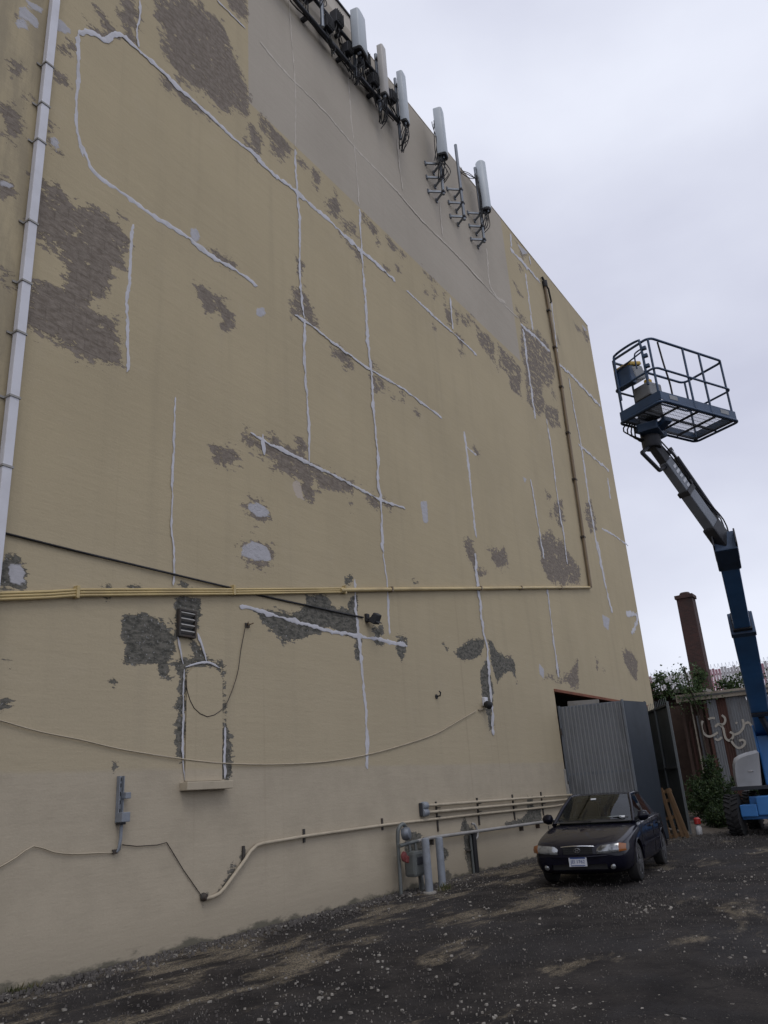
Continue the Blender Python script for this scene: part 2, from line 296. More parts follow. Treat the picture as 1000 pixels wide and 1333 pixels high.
# ------------------------------------------------------------------ materials
def new_mat(name):
    m = bpy.data.materials.new(name); m.use_nodes = True
    return m, m.node_tree, m.node_tree.nodes['Principled BSDF']
class NT:
    def __init__(s, tree): s.t = tree
    def n(s, typ, **kw):
        o = s.t.nodes.new(typ)
        for a, b in kw.items(): setattr(o, a, b)
        return o
    def link(s, a, b): s.t.links.new(a, b)
    def val(s, sock, v):
        if hasattr(v, 'is_linked') or hasattr(v, 'links'): s.link(v, sock)
        else: sock.default_value = v
    def math(s, op, a, b=None, c=None, clamp=False):
        o = s.n('ShaderNodeMath', operation=op); o.use_clamp = clamp
        s.val(o.inputs[0], a)
        if b is not None: s.val(o.inputs[1], b)
        if c is not None: s.val(o.inputs[2], c)
        return o.outputs[0]
    def noise(s, vec, scale, detail=4, rough=.55, dist=0):
        o = s.n('ShaderNodeTexNoise'); o.inputs['Scale'].default_value = scale; o.inputs['Detail'].default_value = detail
        o.inputs['Roughness'].default_value = rough; o.inputs['Distortion'].default_value = dist
        if vec is not None: s.link(vec, o.inputs['Vector'])
        return o.outputs['Fac']
    def mapping(s, vec, scale=(1, 1, 1), rot=(0, 0, 0), loc=(0, 0, 0)):
        o = s.n('ShaderNodeMapping'); o.inputs['Scale'].default_value = scale; o.inputs['Rotation'].default_value = rot; o.inputs['Location'].default_value = loc
        s.link(vec, o.inputs['Vector']); return o.outputs[0]
    def mix(s, f, a, b):
        o = s.n('ShaderNodeMix', data_type='RGBA'); s.val(o.inputs[0], f)
        s.val(o.inputs[6], a if not isinstance(a, tuple) else (*a[:3], 1)); s.val(o.inputs[7], b if not isinstance(b, tuple) else (*b[:3], 1))
        return o.outputs[2]
    def step(s, v, lo, hi):
        o = s.n('ShaderNodeMapRange', interpolation_type='SMOOTHSTEP'); s.val(o.inputs[0], v)
        o.inputs[1].default_value = lo; o.inputs[2].default_value = hi; return o.outputs[0]
    def bump(s, h, strength, dist, normal=None):
        o = s.n('ShaderNodeBump'); o.inputs['Strength'].default_value = strength; o.inputs['Distance'].default_value = dist
        s.link(h, o.inputs['Height'])
        if normal is not None: s.link(normal, o.inputs['Normal'])
        return o.outputs[0]
    def attr(s, name):
        o = s.n('ShaderNodeAttribute', attribute_name=name); return o.outputs['Fac']

def pm(name, col, rough=.6, metal=0.0, dirt=None, amt=.35, scale=3.0, bump=.15, bdist=.004, spec=.5, coat=0, stretch=(1, 1, 1), fine=40):
    """general weathered paint / metal / plastic: mottled colour, uneven gloss, fine relief"""
    m, t, b = new_mat(name); q = NT(t)
    v = q.n('ShaderNodeTexCoord').outputs['Object']; v = q.mapping(v, stretch)
    a = q.noise(v, scale, 6, .62); f = q.noise(v, fine, 3, .6)
    d = dirt or tuple(c * .5 for c in col)
    fac = q.math('MULTIPLY', q.step(a, .42, .72), amt)
    c = q.mix(fac, col, d)
    c = q.mix(q.math('MULTIPLY', f, .25), c, tuple(x * .72 for x in col))
    q.link(c, b.inputs['Base Color'])
    q.link(q.math('MULTIPLY_ADD', a, .3, max(0, rough - .15)), b.inputs['Roughness'])
    b.inputs['Metallic'].default_value = metal; b.inputs['Specular IOR Level'].default_value = spec; b.inputs['Coat Weight'].default_value = coat
    b.inputs['Coat Roughness'].default_value = .06
    if bump: q.link(q.bump(f, bump, bdist), b.inputs['Normal'])
    return m

def wall_material():
    m, t, b = new_mat('painted_stucco'); q = NT(t)
    pos = q.n('ShaderNodeTexCoord').outputs['Object']
    sep = q.n('ShaderNodeSeparateXYZ'); q.link(pos, sep.inputs[0]); X, Z = sep.outputs['X'], sep.outputs['Z']
    big = q.noise(pos, .35, 5, .6); mid = q.noise(pos, 1.6, 6, .62); fine = q.noise(pos, 30, 4, .65)
    streak = q.noise(q.mapping(pos, (2.6, 1, .12)), 1.0, 5, .6)
    base = q.mix(q.step(big, .3, .72), (.478, .398, .254), (.430, .358, .230))
    base = q.mix(q.math('MULTIPLY', q.step(streak, .48, .8), .42), base, (.350, .294, .195))
    base = q.mix(q.math('MULTIPLY', q.step(mid, .5, .8), .30), base, (.490, .418, .296))
    # lower band repainted in a greyer cream, and the square repaint near the roof
    edge = q.math('MULTIPLY_ADD', mid, .06, -.03)
    low = q.step(q.math('ADD', q.math('SUBTRACT', 2.19, Z), edge), -.03, .05)
    lowc = q.mix(q.step(mid, .35, .7), (.450, .388, .292), (.402, .346, .260))
    # greyer still between the band and the pipe, fading upward (older coat showing through)
    midband = q.math('MULTIPLY', q.step(q.math('ADD', Z, q.math('MULTIPLY', big, 3.0)), 8.5, 3.6), .38)
    base = q.mix(midband, base, (.425, .368, .278))
    base = q.mix(low, base, lowc)
    e2 = q.math('MULTIPLY_ADD', q.noise(pos, 6, 3), .05, -.025)
    rp = q.math('MULTIPLY', q.step(q.math('ADD', X, e2), 9.27, 9.31), q.step(q.math('ADD', X, e2), 22.80, 22.74))
    rp = q.math('MULTIPLY', rp, q.step(q.math('ADD', Z, e2), 15.29, 15.34))
    rpc = q.mix(q.step(big, .35, .7), (.445, .398, .332), (.400, .357, .296))
    rpc = q.mix(q.math('MULTIPLY', q.step(streak, .5, .85), .35), rpc, (.345, .308, .258))
    base = q.mix(rp, base, rpc)
    # rust run below the pipe clamp and other thin weeping marks
    run = q.math('MULTIPLY', q.step(q.noise(q.mapping(pos, (5.5, 1, .05), loc=(3, 0, 0)), 1, 3, .5), .60, .80), q.step(Z, 8.5, 4.0))
    base = q.mix(q.math('MULTIPLY', run, .35), base, (.23, .175, .12))
    dirtL = q.math('MULTIPLY', q.step(X, 5.15, 4.75), q.step(q.noise(q.mapping(pos, (2.5, 1, .5)), 1.4, 6, .65), .36, .62))
    base = q.mix(q.math('MULTIPLY', dirtL, .55), base, (.25, .215, .155))
    # small chips
    chips = q.step(q.noise(pos, 9, 2, .5), .775, .79)
    # ragged edges of the peeled areas: stored distance + noise
    smear = q.mapping(pos, (.52, 1, 1.15), rot=(0, rad(6), 0))
    r1 = q.noise(smear, 3.2, 9, .68); r2 = q.noise(smear, 14, 6, .7)
    rag = q.math('ADD', q.math('MULTIPLY_ADD', r1, 1.0, -.50), q.math('MULTIPLY_ADD', r2, .75, -.375))
    def mask(name, amp, w):
        return q.step(q.math('ADD', q.attr(name), q.math('MULTIPLY', rag, amp)), -w, w)
    pa = mask('peel', .95, .012); pb = q.step(q.math('ADD', q.math('ADD', q.attr('peel_dark'), .018), q.math('MULTIPLY', rag, .42)), -.008, .008); fi = mask('filler', .16, .012); cm = mask('cream', .2, .01)
    # paint islands left inside
    brk = q.math('MULTIPLY', q.step(X, 8.5, 14.0), q.step(Z, 7.0, 11.0))
    isl = q.step(q.math('ADD', q.noise(smear, 5.5, 8, .72, .4), q.math('MULTIPLY', brk, .065)), .60, .62)
    pa = q.math('MULTIPLY', pa, q.math('SUBTRACT', 1, q.math('MULTIPLY', isl, .9)))
    pa = q.math('MAXIMUM', pa, q.math('MULTIPLY', chips, .0))
    course = q.n('ShaderNodeTexBrick'); course.inputs['Scale'].default_value = 1; course.inputs['Brick Width'].default_value = .42; course.inputs['Row Height'].default_value = .2
    course.inputs['Mortar Size'].default_value = .012; course.inputs['Mortar Smooth'].default_value = .6
    course.inputs['Color1'].default_value = (1, 1, 1, 1); course.inputs['Color2'].default_value = (.86, .86, .86, 1); course.inputs['Mortar'].default_value = (.6, .6, .6, 1)
    cb = q.n('ShaderNodeCombineXYZ'); q.link(X, cb.inputs[0]); q.link(Z, cb.inputs[1]); q.link(cb.outputs[0], course.inputs['Vector'])
    peelc = q.mix(q.step(r2, .34, .66), (.150, .122, .098), (.262, .222, .186))
    peelc = q.mix(.3, peelc, q.mix(1.0, peelc, course.outputs['Color'])) if False else peelc
    mul = q.n('ShaderNodeMix', data_type='RGBA', blend_type='MULTIPLY'); mul.inputs[0].default_value = .55
    q.link(peelc, mul.inputs[6]); q.link(course.outputs['Color'], mul.inputs[7]); peelc = mul.outputs[2]
    darkc = q.mix(q.step(r2, .36, .62), (.034, .037, .033), (.150, .142, .122))
    darkc = q.mix(q.step(q.noise(pos, 26, 3), .62, .70), darkc, (.30, .30, .30))
    fillc = q.mix(q.step(r2, .3, .7), (.500, .495, .525), (.420, .415, .440))
    c = q.mix(pa, base, peelc); c = q.mix(pb, c, darkc); c = q.mix(cm, c, (.50, .43, .36)); c = q.mix(fi, c, fillc)
    # damp, dirty splash line along the foot of the wall
    foot = q.step(q.math('ADD', Z, q.math('MULTIPLY_ADD', r1, .5, -.25)), .085, .0)
    c = q.mix(q.math('MULTIPLY', foot, .9), c, (.045, .050, .040))
    foot2 = q.step(q.math('ADD', Z, q.math('MULTIPLY_ADD', mid, .9, -.45)), .55, .0)
    c = q.mix(q.math('MULTIPLY', foot2, .28), c, (.22, .19, .14))
    c = q.mix(q.math('MULTIPLY', fine, .22), c, (.22, .19, .14))
    q.link(c, b.inputs['Base Color'])
    b.inputs['Roughness'].default_value = .82; b.inputs['Specular IOR Level'].default_value = .25
    # relief: stucco grain, long trowel waves, recessed peels
    trowel = q.noise(q.mapping(pos, (.5, 1, 4.2)), 1.3, 6, .6)
    ripple = q.noise(q.mapping(pos, (.8, 1, 2.4)), 5.5, 5, .6)
    h = q.math('ADD', q.math('MULTIPLY', trowel, .006), q.math('MULTIPLY', fine, .0022))
    h = q.math('ADD', h, q.math('MULTIPLY', ripple, .0028))
    h = q.math('SUBTRACT', h, q.math('MULTIPLY', q.math('MAXIMUM', pa, pb), .006))
    h = q.math('ADD', h, q.math('MULTIPLY', fi, .003))
    h = q.math('ADD', h, q.math('MULTIPLY', q.math('MULTIPLY', r2, q.math('MAXIMUM', pa, pb)), .006))
    q.link(q.bump(h, 1.0, 1.0), b.inputs['Normal'])
    return m

def asphalt_material():
    m, t, b = new_mat('worn_asphalt'); q = NT(t)
    pos = q.n('ShaderNodeTexCoord').outputs['Object']
    sep = q.n('ShaderNodeSeparateXYZ'); q.link(pos, sep.inputs[0])
    big = q.noise(pos, .28, 5, .6); mid = q.noise(pos, 1.5, 7, .65); fine = q.noise(pos, 55, 4, .7); grit = q.noise(pos, 130, 2, .6)
    c = q.mix(q.step(mid, .32, .7), (.015, .0135, .0135), (.042, .037, .034))
    c = q.mix(q.step(big, .52, .58), c, q.mix(q.step(mid, .3, .7), (.022, .0205, .021), (.036, .033, .033)))
    # sand and dust, drifted in long smears along the wall
    sm = q.noise(q.mapping(pos, (.38, 1.0, 1), rot=(0, 0, rad(-10))), .95, 10, .70, .25)
    near = q.math('MULTIPLY_ADD', sep.outputs['Y'], .016, .085)
    sv = q.math('ADD', sm, near)
    sand = q.math('MULTIPLY', q.step(sv, .562, .65), q.step(fine, .36, .60))
    c = q.mix(q.math('MULTIPLY', sand, .85), c, q.mix(q.step(mid, .3, .7), (.200, .165, .115), (.290, .245, .175)))
    # pale aggregate
    vor = q.n('ShaderNodeTexVoronoi'); vor.inputs['Scale'].default_value = 42; q.link(pos, vor.inputs['Vector'])
    stone = q.math('MULTIPLY', q.step(vor.outputs['Distance'], .22, .12), q.step(q.noise(pos, 11, 4, .6), .50, .62))
    sepc = q.n('ShaderNodeSeparateColor'); q.link(vor.outputs['Color'], sepc.inputs[0])
    c = q.mix(q.math('MULTIPLY', stone, q.math('MULTIPLY', sepc.outputs[0], .9)), c, (.30, .27, .235))
    c = q.mix(q.math('MULTIPLY', q.step(grit, .56, .75), .4), c, (.11, .095, .085))
    v2 = q.n('ShaderNodeTexVoronoi'); v2.inputs['Scale'].default_value = 17; q.link(pos, v2.inputs['Vector'])
    s2 = q.n('ShaderNodeSeparateColor'); q.link(v2.outputs['Color'], s2.inputs[0])
    speck = q.math('MULTIPLY', q.step(v2.outputs['Distance'], .20, .10), q.step(s2.outputs[1], .55, .62))
    c = q.mix(q.math('MULTIPLY', speck, q.math('MULTIPLY_ADD', s2.outputs[2], .6, .15)), c, (.26, .235, .20))
    c = q.mix(q.math('MULTIPLY', q.step(q.noise(pos, 22, 4, .7), .5, .66), .55), c, (.012, .011, .011))
    # cracks / patch joints
    vc = q.n('ShaderNodeTexVoronoi', feature='DISTANCE_TO_EDGE'); vc.inputs['Scale'].default_value = .33
    wv = q.n('ShaderNodeVectorMath', operation='ADD'); nn = q.n('ShaderNodeTexNoise'); nn.inputs['Scale'].default_value = 1.1; nn.inputs['Detail'].default_value = 6
    q.link(pos, nn.inputs['Vector']); q.link(pos, wv.inputs[0]); q.link(nn.outputs['Color'], wv.inputs[1]); q.link(wv.outputs[0], vc.inputs['Vector'])
    crack = q.math('MULTIPLY', q.step(vc.outputs['Distance'], .010, .003), q.step(q.noise(pos, .5, 3), .55, .65))
    c = q.mix(q.math('MULTIPLY', crack, .75), c, (.015, .014, .014))
    q.link(c, b.inputs['Base Color'])
    damp = q.step(big, .42, .66)
    q.link(q.math('SUBTRACT', .93, q.math('MULTIPLY', damp, .18)), b.inputs['Roughness'])
    b.inputs['Specular IOR Level'].default_value = .12
    h = q.math('ADD', q.math('MULTIPLY', fine, .008), q.math('MULTIPLY', mid, .018))
    h = q.math('ADD', h, q.math('MULTIPLY', stone, .006)); h = q.math('SUBTRACT', h, q.math('MULTIPLY', crack, .012))
    q.link(q.bump(h, .8, 1.0), b.inputs['Normal'])
    return m

def brick_material(name, c1, c2, mortar, bw=.21, rh=.072):
    m, t, b = new_mat(name); q = NT(t)
    pos = q.n('ShaderNodeTexCoord').outputs['Object']
    sep = q.n('ShaderNodeSeparateXYZ'); q.link(pos, sep.inputs[0])
    cb = q.n('ShaderNodeCombineXYZ'); q.link(q.math('ADD', sep.outputs['X'], sep.outputs['Y']), cb.inputs[0]); q.link(sep.outputs['Z'], cb.inputs[1])
    br = q.n('ShaderNodeTexBrick'); q.link(cb.outputs[0], br.inputs['Vector'])
    br.inputs['Scale'].default_value = 1; br.inputs['Brick Width'].default_value = bw; br.inputs['Row Height'].default_value = rh; br.inputs['Mortar Size'].default_value = .008
    br.inputs['Color1'].default_value = (*c1, 1); br.inputs['Color2'].default_value = (*c2, 1); br.inputs['Mortar'].default_value = (*mortar, 1)
    d = q.noise(pos, 1.5, 5, .6)
    q.link(q.mix(q.math('MULTIPLY', q.step(d, .45, .75), .6), br.outputs['Color'], (.03, .022, .02)), b.inputs['Base Color']); b.inputs['Roughness'].default_value = .9
    q.link(q.bump(br.outputs['Fac'], -.6, .01), b.inputs['Normal'])
    return m

def leaf_material(name, c1, c2, c3):
    m, t, b = new_mat(name); q = NT(t)
    g = q.n('ShaderNodeNewGeometry').outputs['Random Per Island']
    r = q.n('ShaderNodeValToRGB'); q.link(g, r.inputs[0])
    r.color_ramp.elements[0].color = (*c1, 1); r.color_ramp.elements[1].color = (*c3, 1)
    e = r.color_ramp.elements.new(.55); e.color = (*c2, 1)
    q.link(r.outputs[0], b.inputs['Base Color']); b.inputs['Roughness'].default_value = .55
    b.inputs['Specular IOR Level'].default_value = .3
    tr = q.n('ShaderNodeBsdfTranslucent'); q.link(r.outputs[0], tr.inputs['Color'])
    ms = q.n('ShaderNodeMixShader'); ms.inputs[0].default_value = .3
    out = [n for n in t.nodes if n.type == 'OUTPUT_MATERIAL'][0]
    q.link(b.outputs[0], ms.inputs[1]); q.link(tr.outputs[0], ms.inputs[2]); q.link(ms.outputs[0], out.inputs['Surface'])
    return m

M = {}
M['wall'] = wall_material(); M['asphalt'] = asphalt_material()
M['sealant'] = pm('grey_white_sealant', (.55, .545, .575), .6, dirt=(.36, .345, .33), amt=.55, scale=4, bump=.4)
M['sealant_painted'] = pm('painted_over_sealant', (.53, .48, .41), .75, dirt=(.38, .335, .275), amt=.5, bump=.3)
M['cream'] = pm('cream_paint', (.42, .36, .265), .7, dirt=(.2, .17, .12), amt=.4, bump=.3)
M['yellow'] = pm('yellowed_pipe_paint', (.52, .40, .18), .42, dirt=(.26, .19, .10), amt=.5, scale=1.2, bump=.2)
M['brownpipe'] = pm('brown_pipe_paint', (.19, .135, .075), .5, dirt=(.07, .05, .035), amt=.6, scale=.8, bump=.2)
M['white'] = pm('white_gutter_paint', (.66, .66, .70), .45, dirt=(.38, .36, .36), amt=.45, scale=.9, bump=.1)
M['antenna'] = pm('pale_grey_radome', (.46, .50, .53), .5, dirt=(.33, .36, .38), amt=.4, scale=1.2, bump=.05)
M['antenna_tan'] = pm('tan_radome', (.45, .43, .40), .5, dirt=(.33, .31, .29), amt=.4, scale=1.2, bump=.05)
M['galv'] = pm('galvanised_steel', (.20, .22, .25), .5, .55, dirt=(.11, .12, .13), amt=.5, scale=5, bump=.1)
M['steel_dark'] = pm('dark_steel', (.045, .047, .055), .55, .3, amt=.3, bump=.1)
M['black'] = pm('black_rubber', (.016, .016, .018), .62, amt=.3, bump=.1)
M['hanger'] = pm('rusty_dark_hanger', (.05, .045, .04), .7, .2, dirt=(.09, .05, .03), amt=.6)
M['greypipe'] = pm('grey_pipe_paint', (.31, .30, .285), .55, dirt=(.17, .15, .12), amt=.5, bump=.2)
M['bollard'] = pm('blue_grey_bollard_paint', (.215, .235, .265), .55, dirt=(.11, .11, .11), amt=.55, scale=5, bump=.3)
M['meter'] = pm('grey_meter_paint', (.13, .14, .135), .5, .2, dirt=(.05, .05, .045), amt=.5)
M['red'] = pm('faded_red_paint', (.15, .030, .028), .55, dirt=(.12, .03, .025), amt=.4)
M['rust'] = pm('rusty_lintel', (.21, .070, .034), .8, .1, dirt=(.055, .026, .018), amt=.7, scale=2.5)
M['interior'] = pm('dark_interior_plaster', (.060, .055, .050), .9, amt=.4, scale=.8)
M['corrug'] = pm('silver_corrugated_sheet', (.225, .235, .245), .42, .35, dirt=(.075, .075, .075), amt=.55, scale=1.6, stretch=(1, 1, .3), bump=.1)
M['darkpanel'] = pm('slate_blue_sheet', (.027, .036, .048), .5, .2, dirt=(.016, .019, .023), amt=.5, scale=1.2, bump=.1)
M['gate'] = pm('dark_green_grey_gate', (.105, .122, .130), .55, .1, dirt=(.055, .06, .062), amt=.5, scale=1.2, bump=.1)
M['gate_rail'] = pm('pale_gate_rail', (.15, .165, .17), .5, .3, amt=.4)
M['wood'] = pm('weathered_pallet_wood', (.150, .088, .042), .8, dirt=(.09, .055, .03), amt=.6, scale=4, stretch=(4, 4, .6), bump=.4)
M['blue'] = pm('lift_blue_paint', (.05, .20, .50), .38, dirt=(.03, .13, .33), amt=.5, scale=1.6, bump=.05, coat=.2)
M['blue_dark'] = pm('dark_blue_rail_paint', (.026, .060, .125), .45, dirt=(.012, .022, .04), amt=.5, scale=2.5, bump=.05)
M['boomgrey'] = pm('grey_boom_paint', (.17, .19, .225), .42, dirt=(.08, .085, .095), amt=.45, scale=2.5, bump=.05)
M['hood'] = pm('pale_grey_hood', (.42, .43, .45), .45, dirt=(.26, .26, .26), amt=.45, scale=2.0, bump=.05)
M['tyre'] = pm('tyre_rubber', (.016, .016, .017), .85, dirt=(.034, .03, .027), amt=.5, scale=4, bump=.3)
M['yellow_box'] = pm('safety_yellow', (.52, .34, .035), .5, dirt=(.2, .13, .03), amt=.4)
M['box_grey'] = pm('grey_control_box', (.24, .25, .26), .5, dirt=(.13, .13, .13), amt=.4)
M['chrome'] = pm('chrome', (.62, .63, .66), .2, 1.0, amt=.1, bump=0)
M['letter_white'] = pm('white_lettering', (.62, .64, .68), .5, amt=.3, bump=0)
M['brick'] = brick_material('dark_brown_brick', (.070, .030, .025), (.045, .022, .020), (.06, .045, .04))
M['concrete'] = pm('weathered_concrete', (.30, .28, .25), .85, dirt=(.14, .13, .11), amt=.6, scale=2, bump=.4)
M['fascia'] = pm('peeling_fascia_board', (.30, .265, .215), .75, dirt=(.14, .11, .08), amt=.6, scale=2.5, bump=.3)
M['sheet'] = pm('grey_shed_sheet', (.205, .215, .23), .55, .3, dirt=(.085, .06, .045), amt=.65, scale=1.3, stretch=(1, 1, .35), bump=.1)
M['sheet_rust'] = pm('rusty_shed_sheet', (.085, .038, .028), .8, .1, dirt=(.030, .018, .015), amt=.6, scale=1.6, stretch=(1, 1, .35))
M['dark_timber'] = pm('dark_timber', (.052, .030, .022), .85, dirt=(.02, .013, .01), amt=.5, scale=3)
M['graffiti'] = pm('graffiti_paint', (.42, .39, .34), .7, dirt=(.25, .22, .18), amt=.5, scale=8, bump=0)
M['pink'] = pm('faded_pink_paint', (.50, .25, .30), .7, dirt=(.60, .56, .58), amt=.9, scale=.9, bump=.2)
M['offwhite'] = pm('chalky_white_paint', (.66, .65, .67), .7, dirt=(.42, .36, .36), amt=.5, scale=1.3, bump=.2)
M['roofing'] = pm('roofing_felt', (.10, .10, .10), .9, amt=.4)
M['bark'] = pm('bark', (.045, .034, .024), .9, amt=.4)
M['leaf_bush'] = leaf_material('bush_leaf', (.018, .034, .014), (.034, .062, .020), (.075, .105, .038))
M['leaf_vine'] = leaf_material('vine_leaf', (.030, .055, .022), (.055, .095, .032), (.11, .15, .06))
M['flake'] = pm('paint_flake', (.26, .24, .21), .8, dirt=(.20, .18, .15), amt=.6, scale=9, bump=0)
M['pebble'] = pm('dusty_pebble', (.095, .085, .077), .9, dirt=(.05, .046, .044), amt=.7, scale=11, bump=.2)
M['soil'] = pm('dirt_heap', (.085, .068, .052), .95, dirt=(.19, .165, .13), amt=.6, scale=9, bump=.5, bdist=.01)
M['car'] = pm('black_blue_car_paint', (.0050, .0048, .0120), .5, .0, dirt=(.0085, .008, .012), amt=.35, scale=2.2, bump=0, spec=.06, coat=.55)
M['trim'] = pm('black_trim', (.012, .012, .013), .5, amt=.2, bump=0)
M['amber'] = pm('amber_lens', (.25, .085, .02), .18, amt=.15, bump=0, coat=.5)
M['lamp'] = pm('clear_headlamp', (.30, .31, .32), .14, .6, dirt=(.03, .032, .034), amt=.95, scale=9, bump=0, coat=1)
M['rim'] = pm('alloy_rim', (.20, .20, .21), .35, .8, amt=.4, scale=6, bump=0)
M['plate'] = pm('plate_white', (.55, .57, .62), .4, amt=.1, bump=0)
M['plate_blue'] = pm('plate_blue', (.035, .065, .20), .4, amt=.1, bump=0)
M['paper'] = pm('paper_sticker', (.60, .62, .63), .6, amt=.1, bump=0)
M['jug'] = pm('white_plastic', (.55, .55, .56), .4, amt=.3, bump=0)
M['redcap'] = pm('red_plastic', (.42, .035, .03), .4, amt=.3, bump=0)
M['weed'] = leaf_material('dry_weed', (.055, .065, .03), (.10, .10, .045), (.17, .145, .08))
def glass_mat(name, tint):
    m, t, b = new_mat(name); q = NT(t)
    v = q.n('ShaderNodeTexCoord').outputs['Object']
    b.inputs['Base Color'].default_value = (*tint, 1); b.inputs['Transmission Weight'].default_value = .80; b.inputs['IOR'].default_value = 1.12
    q.link(q.math('MULTIPLY_ADD', q.noise(v, 5, 4), .05, .02), b.inputs['Roughness'])
    b.inputs['Coat Weight'].default_value = .7; b.inputs['Coat Roughness'].default_value = .04
    return m
M['glass'] = glass_mat('green_tinted_glass', (.40, .47, .43)); M['glass_side'] = glass_mat('dark_side_glass', (.16, .18, .20))
M['seat'] = pm('car_interior_cloth', (.075, .078, .070), .9, amt=.3)

# ------------------------------------------------------------------ mesh helpers
def wmat(o):
    m = o.matrix_basis.copy(); p = o.parent
    while p: m = p.matrix_basis @ m; p = p.parent
    return m
class MB:
    def __init__(s): s.v = []; s.f = []
    def add(s, v, f):
        o = len(s.v); s.v += [tuple(p) for p in v]; s.f += [tuple(i + o for i in q) for q in f]; return s
    def box(s, c, size, rot=None, taper=None):
        h = [x / 2 for x in size]; vv = []
        for z in (-1, 1):
            for y in (-1, 1):
                for x in (-1, 1):
                    p = Vector((x * h[0], y * h[1], z * h[2]))
                    if taper and z > 0: p.x *= taper; p.y *= taper
                    if rot is not None: p = rot @ p
                    vv.append(p + Vector(c))
        return s.add(vv, [(0, 2, 3, 1), (4, 5, 7, 6), (0, 1, 5, 4), (2, 6, 7, 3), (0, 4, 6, 2), (1, 3, 7, 5)])
    def beam(s, a, b, w, h, up=(0, 0, 1)):
        a, b = Vector(a), Vector(b); d = b - a; L = d.length; z = d.normalized(); u = Vector(up)
        x = u.cross(z)
        if x.length < 1e-4: x = Vector((1, 0, 0)).cross(z)
        x.normalize(); y = z.cross(x)
        R = Matrix((x, y, z)).transposed()
        return s.box((a + b) / 2, (w, h, L), R)
    def tube(s, pts, r, n=8, caps=True):
        P = [Vector(p) for p in pts]; rr = r if isinstance(r, (list, tuple)) else [r] * len(P)
        o = len(s.v); prev = None
        for i, p in enumerate(P):
            t = (P[min(i + 1, len(P) - 1)] - P[max(i - 1, 0)]).normalized()
            if prev is None:
                a = Vector((0, 0, 1)) if abs(t.z) < .9 else Vector((1, 0, 0)); x = a.cross(t).normalized()
            else:
                x = prev - t * prev.dot(t); x.normalize()
            prev = x; y = t.cross(x)
            for k in range(n):
                a = 2 * math.pi * k / n
                s.v.append(tuple(p + (x * math.cos(a) + y * math.sin(a)) * rr[i]))
        for i in range(len(P) - 1):
            for k in range(n):
                a = o + i * n + k; b = o + i * n + (k + 1) % n
                s.f.append((a, b, b + n, a + n))
        if caps:
            s.f.append(tuple(o + k for k in reversed(range(n)))); e = o + (len(P) - 1) * n; s.f.append(tuple(e + k for k in range(n)))
        return s
    def lathe(s, prof, c=(0, 0, 0), axis=(0, 0, 1), n=20):
        z = Vector(axis).normalized(); a = Vector((1, 0, 0)) if abs(z.x) < .9 else Vector((0, 1, 0)); x = a.cross(z).normalized(); y = z.cross(x)
        o = len(s.v); c = Vector(c)
        for r, h in prof:
            for k in range(n):
                t = 2 * math.pi * k / n; s.v.append(tuple(c + z * h + (x * math.cos(t) + y * math.sin(t)) * r))
        for i in range(len(prof) - 1):
            for k in range(n):
                p = o + i * n + k; q = o + i * n + (k + 1) % n; s.f.append((p, q, q + n, p + n))
        s.f.append(tuple(o + k for k in reversed(range(n)))); e = o + (len(prof) - 1) * n; s.f.append(tuple(e + k for k in range(n)))
        return s
    def prism(s, poly, fn, depth):
        """poly: 2D outline; fn(u, v, d) -> 3D; extruded from 0 to depth"""
        n = len(poly); v = [fn(u, w, 0) for u, w in poly] + [fn(u, w, depth) for u, w in poly]
        f = [tuple(range(n)), tuple(range(2 * n - 1, n - 1, -1))] + [(i, i + n, (i + 1) % n + n, (i + 1) % n) for i in range(n)]
        return s.add(v, f)
    def grid(s, rows):
        o = len(s.v); n = len(rows[0])
        for r in rows: s.v += [tuple(p) for p in r]
        for i in range(len(rows) - 1):
            for j in range(n - 1):
                a = o + i * n + j; s.f.append((a, a + 1, a + n + 1, a + n))
        return s
    def build(s, name, mat, parent=None, smooth=None, loc=None, local=False, bevel=0):
        me = bpy.data.meshes.new(name)
        V = s.v
        if parent is not None and not local:
            inv = wmat(parent).inverted(); V = [tuple(inv @ Vector(p)) for p in V]
        elif loc is not None and not local:
            L = Vector(loc); V = [tuple(Vector(p) - L) for p in V]
        me.from_pydata(V, [], s.f); me.validate()
        bm = bmesh.new(); bm.from_mesh(me); bmesh.ops.recalc_face_normals(bm, faces=bm.faces)
        if bevel: bmesh.ops.bevel(bm, geom=[e for e in bm.edges if len(e.link_faces) == 2 and e.calc_face_angle(0) > .6], offset=bevel, segments=2, affect='EDGES', profile=.6, clamp_overlap=True)
        bm.to_mesh(me); bm.free()
        if smooth is not None:
            me.shade_smooth(); me.set_sharp_from_angle(angle=rad(smooth))
        me.materials.append(M[mat] if isinstance(mat, str) else mat)
        o = bpy.data.objects.new(name, me); COL.objects.link(o)
        if parent is not None: o.parent = parent
        elif loc is not None: o.location = loc
        return o
def tag(o, label=None, cat=None, group=None, kind=None):
    if label: o['label'] = label
    if cat: o['category'] = cat
    if group: o['group'] = group
    if kind: o['kind'] = kind
    return o
def thing(name, label, cat, loc=(0, 0, 0), rz=0.0, group=None):
    o = bpy.data.objects.new(name, None); COL.objects.link(o); o.location = loc; o.rotation_euler = (0, 0, rz)
    o.empty_display_size = .2
    return tag(o, label, cat, group)
